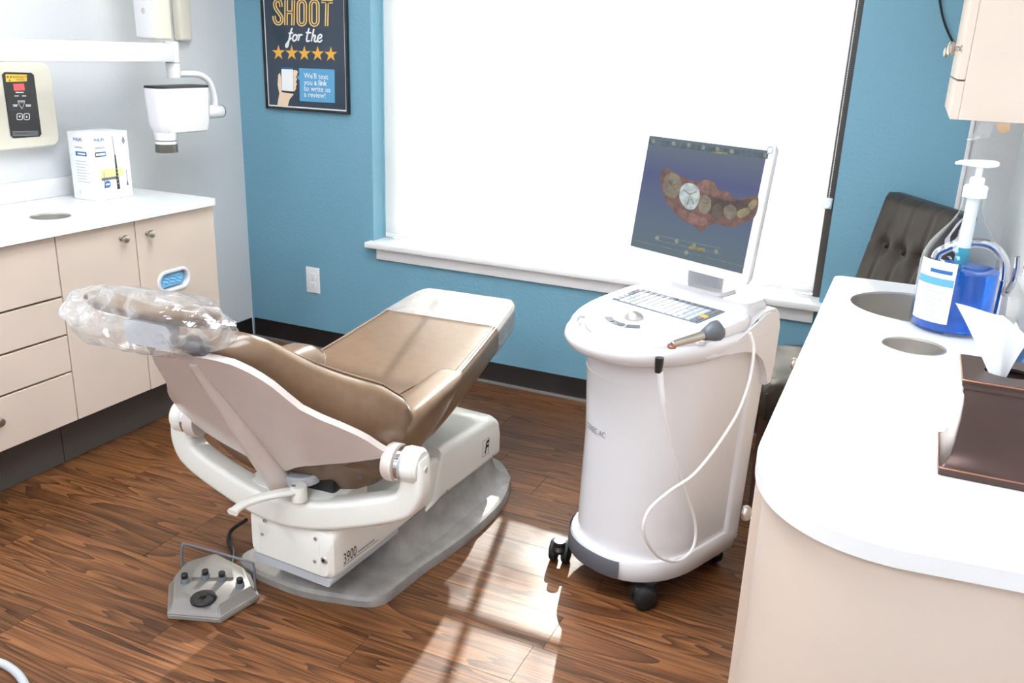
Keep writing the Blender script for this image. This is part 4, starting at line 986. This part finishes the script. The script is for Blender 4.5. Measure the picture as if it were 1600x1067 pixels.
# neck
nk0 = J @ (MC - MN*.045 - MU*.13); 
nb_ = Vector((nk0.x, .165, .852))
obj('monitor_neck', sweep(nb(), [nb_, nb_+Vector((0, .0, .06)), Vector((nk0.x, (nb_.y+nk0.y)/2+.01, .93)), nk0], lambda t: rrect(.058, .012, .01, 4), Vector((0, 1, .0)), 5), 'lgrey', cart)
bm = nb(); loft(bm, [[(nk0.x+a, .160+b, z_) for a, b in rrect(w, l, .02, 4)] for z_, w, l in ((.8525, .09, .05), (.862, .085, .045))]); obj('neck_foot', bm, 'white', cart)
# intra-oral scanner (held by the cart)
sc_ = thing('intraoral_scanner', 'handheld scanner wand with dark grip and white cable on the cart', 'dental scanner', (2.472, -1.15, 0), KA)
A_, B_ = Vector((.185, -.115, .806)), Vector((.217, .045, .838))
A_ = J @ onz(1050, 538, .812); B_ = J @ onz(1098, 524, .828); 
E_ = B_ + (B_-A_).normalized()*.03
obj('wand', tube(nb(), [A_, A_+(B_-A_)*.1, A_+(B_-A_)*.5, B_], lambda t: .0075+.0045*t, 14, 4), 'nickel', sc_)
obj('wand_tip', lathe(nb(), [(.001, -.009), (.011, -.009), (.012, -.005), (.010, .0)], 14, tuple(A_)), 'copper', sc_)
up_ = Vector((0, 0, 1)); dr = (B_-A_).normalized()
bm = nb(); R = []
for s_, w, h, dz in ((0, .013, .014, 0), (.012, .017, .019, .002), (.028, .022, .026, .003), (.045, .022, .028, .002), (.058, .014, .018, -.004), (.064, .005, .007, -.008)):
    c_ = B_+dr*s_+up_*dz; sd_ = dr.cross(up_).normalized(); u2 = sd_.cross(dr)
    R.append([c_+sd_*w*math.cos(2*PI*j/16)+u2*h*math.sin(2*PI*j/16) for j in range(16)])
loft(bm, R); obj('grip', bm, 'dgrey', sc_, ang=80)
FV = .231       # plane of the cable beside the cart
N0 = (J.to_3x3().inverted() @ Vector((1, 0, 0))).normalized(); 
def onside(x, y, v): P0 = (J.inverted() @ Vector((v, 0, 0))); return J @ onp(x, y, P0, N0)
gl_ = onside(1030, 566, .2); 
obj('cable_gland', lathe(nb(), [(.009, gl_.z-.026), (.011, gl_.z), (.011, gl_.z+.012)], 14, (gl_.x, gl_.y, 0)), 'black', sc_)
c1 = [onside(1031, 582, .203), onside(1037, 640, .205), onside(1050, 700, .205), onside(1068, 760, .205), onside(1086, 815, .208), onside(1083, 855, .21), onside(1060, 876, .214), onside(1030, 870, .218), onside(1007, 838, .222), onside(1012, 800, .226), onside(1045, 768, .232), onside(1085, 740, .238), onside(1125, 690, .242), onside(1155, 640, .246), onside(1172, 590, .246), onside(1178, 545, .243), onside(1172, 520, .236)]
obj('cable', tube(nb(), c1, .0042, 8, 6), 'pump', sc_)
obj('cable_sleeve', tube(nb(), [onside(1031, 580, .203), onside(1033, 602, .204), onside(1036, 630, .205)], lambda t: .008-.002*t, 10, 3), 'pump', sc_)

# ================================================================== PARSONS CHAIR
pc = thing('side_chair', 'dark brown tufted leather side chair in the corner by the window', 'chair', (2.80, -.46, 0), math.radians(30))
# local: x = towards back, y = lateral (far side +)
def rot(px, py): return Vector((px, py, 0))
c0 = inv(pc) @ Vector((2.725, -.735, 0)); XB0, YB0 = c0.x, c0.y; DP, WD = .47, .46
R = []
for z_, g in ((.37, -.004), (.375, 0), (.42, .004), (.455, .004), (.475, -.006), (.486, -.03), (.49, -.08)):
    R.append([(XB0+DP/2+a, YB0+WD/2+b, z_) for a, b in rrect(DP/2+g, WD/2+g, .02, 4, 4)])
ps = obj('seat', loft(nb(), R), 'dleather', pc, ang=60)
obj('seam', tube(nb(), [(XB0+.001, YB0+.001, z_) for z_ in (.372, .40, .43, .465)], .0035, 6, 3), 'dleather', ps)
for x_, y_ in ((0, 0), (0, 1), (1, 0), (1, 1)):
    X_, Y_ = XB0+.005+(DP-.05)*x_, YB0+.005+(WD-.05)*y_
    obj('leg', loft(nb(), [[(X_+.02+a*s_, Y_+.02+b*s_, z_) for a, b in ((-.02, -.02), (.02, -.02), (.02, .02), (-.02, .02))] for z_, s_ in ((.0005, .85), (.372, 1.1))]), 'dwood', pc, smooth=False)
# tufted back: grid with button dimples
BH0, BH1, LEAN = .38, 1.055, .22
tufts = [(v_, h_) for h_ in (.70, .86) for v_ in (.11, .23, .35)]
tufts = [(.115, .885), (.23, .885), (.345, .885), (.115, .70), (.23, .70), (.345, .70)]
bm = nb(); nI, nJ = 40, 48; front = []; back = []
for i in range(nI+1):
    fr_, bk_ = [], []
    for j in range(nJ+1):
        yv, zv = WD*i/nI, BH0+(BH1-BH0)*j/nJ
        e_ = min(yv, WD-yv, BH1-zv)
        rnd_ = .022*(1-min(1, e_/.03))**2
        d_ = 0
        for a, b in tufts: d_ += .020*math.exp(-((yv-a)**2+(zv-b)**2)/.0009) 
        for a in (.115, .23, .345): d_ += .004*math.exp(-((yv-a)/.006)**2)
        d_ += .003*math.exp(-((zv-.885)/.006)**2)
        off = LEAN*(zv-BH0)
        fr_.append(bm.verts.new((XB0+DP-.085+off+rnd_+d_, YB0+yv, zv))); bk_.append(bm.verts.new((XB0+DP+off-rnd_, YB0+yv, zv)))
    front.append(fr_); back.append(bk_)
for i in range(nI):
    for j in range(nJ):
        bm.faces.new((front[i][j], front[i+1][j], front[i+1][j+1], front[i][j+1])); bm.faces.new((back[i][j+1], back[i+1][j+1], back[i+1][j], back[i][j]))
for i in range(nI):
    for j in (0, nJ): bm.faces.new((front[i][j], front[i+1][j], back[i+1][j], back[i][j]))
for j in range(nJ):
    for i in (0, nI): bm.faces.new((front[i][j], front[i][j+1], back[i][j+1], back[i][j]))
pb = obj('backrest', bm, 'dleather', pc, ang=70)
for a, b in tufts:
    obj('button', lathe(nb(), [(.001, -.012), (.007, -.010), (.010, -.005), (.010, .001)], 14, (XB0+DP-.085+LEAN*(b-BH0)+.018, YB0+a, b), 'x'), 'dleather', pb)

# ================================================================== RIGHT COUNTER
CZ = .885
def counter_outline(g=0):
    P = [(RX-.003, -.755+g), (2.905+g, -.755+g)] + [(2.905+g-.027+.027*math.cos(a)-.0, -.782+g+.027*math.sin(a)) for a in (PI*.66, PI*.83, PI)]
    P[1] = (2.91-g*0, -.755-g)
    P = [(RX-.003, -.755-g), (2.912+g, -.755-g)] + [(2.907+g+.03*math.cos(a), -.785-g+.03*math.sin(a)) for a in (PI*.625, PI*.75, PI*.875, PI)]
    n = 20
    for i in range(n+1):
        a = PI + (PI/2)*i/n
        P.append((3.10+(.223-g)*math.copysign(abs(math.cos(a))**(2/2.2), math.cos(a)), -2.09+(.265-g)*math.copysign(abs(math.sin(a))**(2/2.2), math.sin(a))))
    P.append((RX-.003, -2.33+g))
    return P
rc = thing('countertop', 'white rounded countertop with two round steel holes by the corner', 'countertop', (3.12, -1.5, .858)); J = inv(rc)
bm = holed(nb(), counter_outline(), [circ(3.092, -1.028, .152, 48), circ(3.102, -1.388, .066)], .858, CZ)
bmesh.ops.transform(bm, matrix=J, verts=bm.verts[:]); obj('slab', bm, 'solid', rc, ang=30)
bm = bx(RX-.02, RX-.003, -2.32, -.76, CZ+.0005, CZ+.07, .002); bmesh.ops.transform(bm, matrix=J, verts=bm.verts[:]); obj('backsplash', bm, 'solid', rc)
chute('sink_basin', 'large round steel sink sunk in the rounded countertop', 3.092, -1.028, .152, CZ, .15)
chute('waste_chute', 'small round steel waste chute beside the jug of blue mouthwash', 3.102, -1.388, .066, CZ, .07)
# curved base cabinet
bc = thing('base_cabinet', 'beige curved-end cabinet under the rounded countertop', 'cabinet', (3.12, -1.5, 0)); J = inv(bc)
def ring(g, z_): return [(a, b, z_) for a, b in counter_outline(g)]
bm = nb(); loft(bm, [[J @ Vector(p) for p in ring(.018, z_)] for z_ in (.10, .8575)], cap=False)
bm.faces.new([v for v in bm.verts if abs(v.co.z-.10) < 1e-4])
obj('carcass', bm, 'lam', bc, ang=30)
bm = nb(); loft(bm, [[J @ Vector(p) for p in ring(.075, z_)] for z_ in (.001, .0995)]); obj('toe_kick', bm, 'toe', bc, ang=30)
for y0, y1, yk_, zk in ((-1.44, -.80, -1.40, .80), (-2.085, -1.445, -1.95, .672)):
    bm = bx(2.877, 2.8945, y0, y1, .105, .853, .002); bmesh.ops.transform(bm, matrix=J, verts=bm.verts[:]); d_ = obj('door', bm, 'lam', bc, smooth=False)
    knob(d_, 2.877, yk_, zk, '-x', J, .015)
bm = nb()

# jug of blue mouthwash
jx, jy = 3.176, -1.19
jug = thing('mouthwash_jug', 'clear jug of blue mouthwash with a white pump on the countertop', 'bottle', (jx, jy, CZ+.0006), math.radians(20))
jp = [(.001, .002), (.078, .001), (.086, .006), (.089, .016), (.089, .155), (.086, .180), (.076, .205), (.058, .232), (.038, .258), (.027, .28), (.0235, .30), (.0235, .318)]
obj('jug_body', lathe(nb(), jp[1:], 40), 'jug', jug)
lp = [(.001, .006), (.075, .006), (.083, .011), (.0855, .02), (.0855, .150)]
obj('blue_liquid', lathe(nb(), lp+[(.001, .150)], 40), 'liquid', jug)
bm = nb(); R = []
for z_ in (.030, .175):
    R.append([(.0898*math.cos(a), .0898*math.sin(a), z_) for a in [math.radians(182+62*i/14) for i in range(15)]])
loft(bm, R, cap=False, close=False); lb = obj('label', bm, 'card', jug)
for k in range(9):
    bm = nb(); R = [[(.0902*math.cos(a), .0902*math.sin(a), z_) for a in [math.radians(196+(30+8*math.sin(k*3))*i/8) for i in range(9)]] for z_ in (.045+k*.008, .0475+k*.008)]
    loft(bm, R, cap=False, close=False); obj('fine_print', bm, 'lgrey', lb)
bm = nb(); R = [[(.0902*math.cos(a), .0902*math.sin(a), z_) for a in [math.radians(205+34*i/8) for i in range(9)]] for z_ in (.147, .156)]; loft(bm, R, cap=False, close=False); obj('printed_band', bm, 'inkblue', lb)
bm = nb(); R = [[(.0902*math.cos(a), .0902*math.sin(a), z_) for a in [math.radians(183+60*i/8) for i in range(9)]] for z_ in (.118, .136)]; loft(bm, R, cap=False, close=False); obj('printed_band', bm, 'inkb', lb)
pm = obj('pump_collar', lathe(nb(), [(.001, .3185), (.026, .3185), (.026, .342), (.022, .346), (.016, .347), (.016, .362), (.012, .365), (.001, .365)], 26), 'pump', jug)
obj('pump_stem', lathe(nb(), [(.0075, .365), (.0075, .392)], 14), 'pump', pm)
bm = nb(); loft(bm, [[(x_, a, .392+b+dz) for a, b in rrect(w, h, .004, 3)] for x_, w, h, dz in ((-.055, .006, .003, .002), (-.045, .008, .005, .004), (-.02, .014, .007, .003), (.01, .017, .008, .003), (.03, .016, .007, .004), (.036, .013, .005, .004))])
obj('pump_head', bm, 'pump', pm)
obj('pump_tube', lathe(nb(), [(.014, .2), (.014, .3185)], 16), 'pump', jug)
obj('pump_valve', lathe(nb(), [(.012, .160), (.0155, .168), (.0155, .2)], 16), 'teal', jug)
obj('dip_tube', tube(nb(), [(0, 0, .16), (.004, 0, .1), (.01, .004, .02)], .004, 8, 3), 'teal', jug)

# tissue box cover and tissue
tx, ty = 3.222, -2.01
tc_ = thing('tissue_box_cover', 'dark bronze tissue box cover on the white countertop', 'tissue box', (tx, ty, CZ+.0006))
R = []
for z_, h in ((0, .075), (.012, .075), (.014, .072), (.018, .070), (.022, .067), (.026, .066), (.03, .063), (.05, .0605), (.09, .0585), (.115, .059), (.13, .061), (.136, .064), (.142, .064), (.147, .067), (.154, .0675), (.158, .066)):
    R.append([(a, b, z_) for a, b in rrect(h, h, .004, 2)])
bm = nb(); loft(bm, R, cap=False)
tcb = obj('cover_body', bm, 'orb', tc_, ang=30)
bm = holed(nb(), rrect(.0655, .0655, .004, 2), [[(a*1.35, b) for a, b in circ(0, 0, .026, 32)]], .1545, .1585); obj('cover_top', bm, 'orb', tc_, smooth=False)
for z_, h in ((.0125, .0752), (.157, .0668)):
    P = [(a, b, z_) for a, b in rrect(h, h, .004, 2)]; obj('worn_edge', tube(nb(), P+[P[0]], .0013, 5, 1), 'copper', tc_)
bm = nb(); nA, nB = 18, 14; G = []
for i in range(nA+1):
    s = i/nA; row_ = []
    for j in range(nB+1):
        t = j/nB
        wv = .006+.055*t**1.0
        x_ = -.012-.020*t+(s-.5)*2*wv+.012*t*math.sin(s*5)
        y_ = .0+.018*math.sin(s*7+t*2)*(t+.15)-.01*t
        z_ = .136+.135*t*(1-.25*abs(s-.45)*t)-(.035*s*t)
        row_.append(bm.verts.new((tx+x_, ty+y_, CZ+z_)))
    G.append(row_)
for i in range(nA):
    for j in range(nB): bm.faces.new((G[i][j], G[i+1][j], G[i+1][j+1], G[i][j+1]))
o = tag(obj('tissue', bm, 'tissue', ang=70), 'white tissue pulled up out of the bronze box', 'tissue')

# faucet behind the jug
fa = thing('faucet', 'chrome faucet behind the jug of blue mouthwash', 'faucet', (3.29, -1.03, CZ+.0006))
obj('faucet_base', lathe(nb(), [(.026, 0), (.026, .006), (.02, .012), (.017, .05), (.016, .10), (.001, .103)], 24), 'chrome', fa)
obj('spout', tube(nb(), [(0, 0, .09), (-.01, 0, .15), (-.05, 0, .185), (-.11, 0, .18), (-.155, 0, .155), (-.163, 0, .135)], .012, 12), 'chrome', fa)
obj('lever', tube(nb(), [(.005, -.016, .07), (.012, -.05, .10), (.014, -.066, .14), (.010, -.07, .175)], lambda t: .009-.003*t, 10), 'chrome', fa)
# packets at the right edge of the counter
pk = thing('packet_holder', 'clear acrylic holder with blue and white packets by the tissue box', 'holder', (3.262, -1.70, CZ+.0006))
obj('holder_tray', (lambda b: (box(b, -.05, .05, -.06, .06, 0, .003), box(b, -.05, -.047, -.06, .06, .003, .06), box(b, .047, .05, -.06, .06, .003, .12), b)[-1])(nb()), 'jug', pk, smooth=False)
for k, (m_, a_) in enumerate((('card', .18), ('inkblue', .26), ('card', .34))):
    p_ = obj('packet', bx(-.0012, .0012, -.045, .045, 0, .15), m_, pk, smooth=False, mw=Matrix.Translation((-.03+.012*k, 0, .004)) @ Matrix.Rotation(a_, 4, 'Y'))

# ================================================================== UPPER CABINET
uc = thing('wall_cabinet', 'cream wall cabinet hung above the sink counter', 'cabinet', (3.23, -.7, 1.37)); J = inv(uc)
def UC(n, bm, m, par=uc): bmesh.ops.transform(bm, matrix=J, verts=bm.verts[:]); return obj(n, bm, m, par, smooth=False)
UY0, UY1 = -1.095, -.305
UC('cabinet_box', bx(3.115, RX-.002, UY0, UY1, 1.37, 2.3), 'lam')
UC('light_rail', bx(3.097, 3.1145, UY0, UY1, 1.37, 1.457), 'lam')
d_ = UC('door', bx(3.097, 3.1145, UY0, (UY0+UY1)/2-.0015, 1.461, 2.298, .001), 'lam'); knob(d_, 3.097, UY0+.05, 1.53, '-x', J, .0165)
d_ = UC('door', bx(3.097, 3.1145, (UY0+UY1)/2+.0015, UY1, 1.461, 2.298, .001), 'lam'); knob(d_, 3.097, UY1-.05, 1.53, '-x', J, .0165)
# cord on the wall
cp_ = [ony(1466, -60, -.012), ony(1467, -20, -.012), ony(1469, 5, -.012), ony(1474, 30, -.012), ony(1482, 52, -.012), ony(1493, 72, -.012), ony(1510, 92, -.012)]
tag(obj('black_cord', tube(nb(), cp_, .0035, 8), 'rubber'), 'thin black cord hanging down the blue wall by the wall cabinet', 'cord')
# scraps of tape under the wall cabinet
tp = thing('tape_scraps', 'curled scraps of clear and brown tape under the wall cabinet', 'tape', (3.22, -1.05, 1.369))
for k, (a0, m_) in enumerate((((1542, 192), 'bag'), ((1572, 193), 'tape'))):
    P = [onz(a0[0]-6*k, a0[1], 1.3685)]
    c_ = inv(tp) @ P[0]
    bm = nb(); R = []
    for i in range(9):
        t = i/8; R.append([(c_.x-.012+.0*t+(.014*t if k else -.024*t), c_.y-.004*t, c_.z-.045*t*(1 if k == 0 else .55)-.004*math.sin(t*4)), (c_.x+.016+(.004*t if k else -.004*t), c_.y+.012*t, c_.z-.028*t*(1.2 if k == 0 else .6))])
    loft(bm, R, cap=False, close=False); obj('tape_strip', bm, m_, tp)
# hose on the floor, bottom left
hp_ = [onz(-60, 1030, .01), onz(-10, 1033, .01), onz(14, 1042, .01), onz(32, 1058, .01), onz(42, 1080, .01), onz(44, 1110, .01), onz(30, 1150, .01)]
tag(obj('suction_hose', tube(nb(), hp_, .010, 12), 'lgrey'), 'pale grey hose curving over the wooden floor', 'hose')
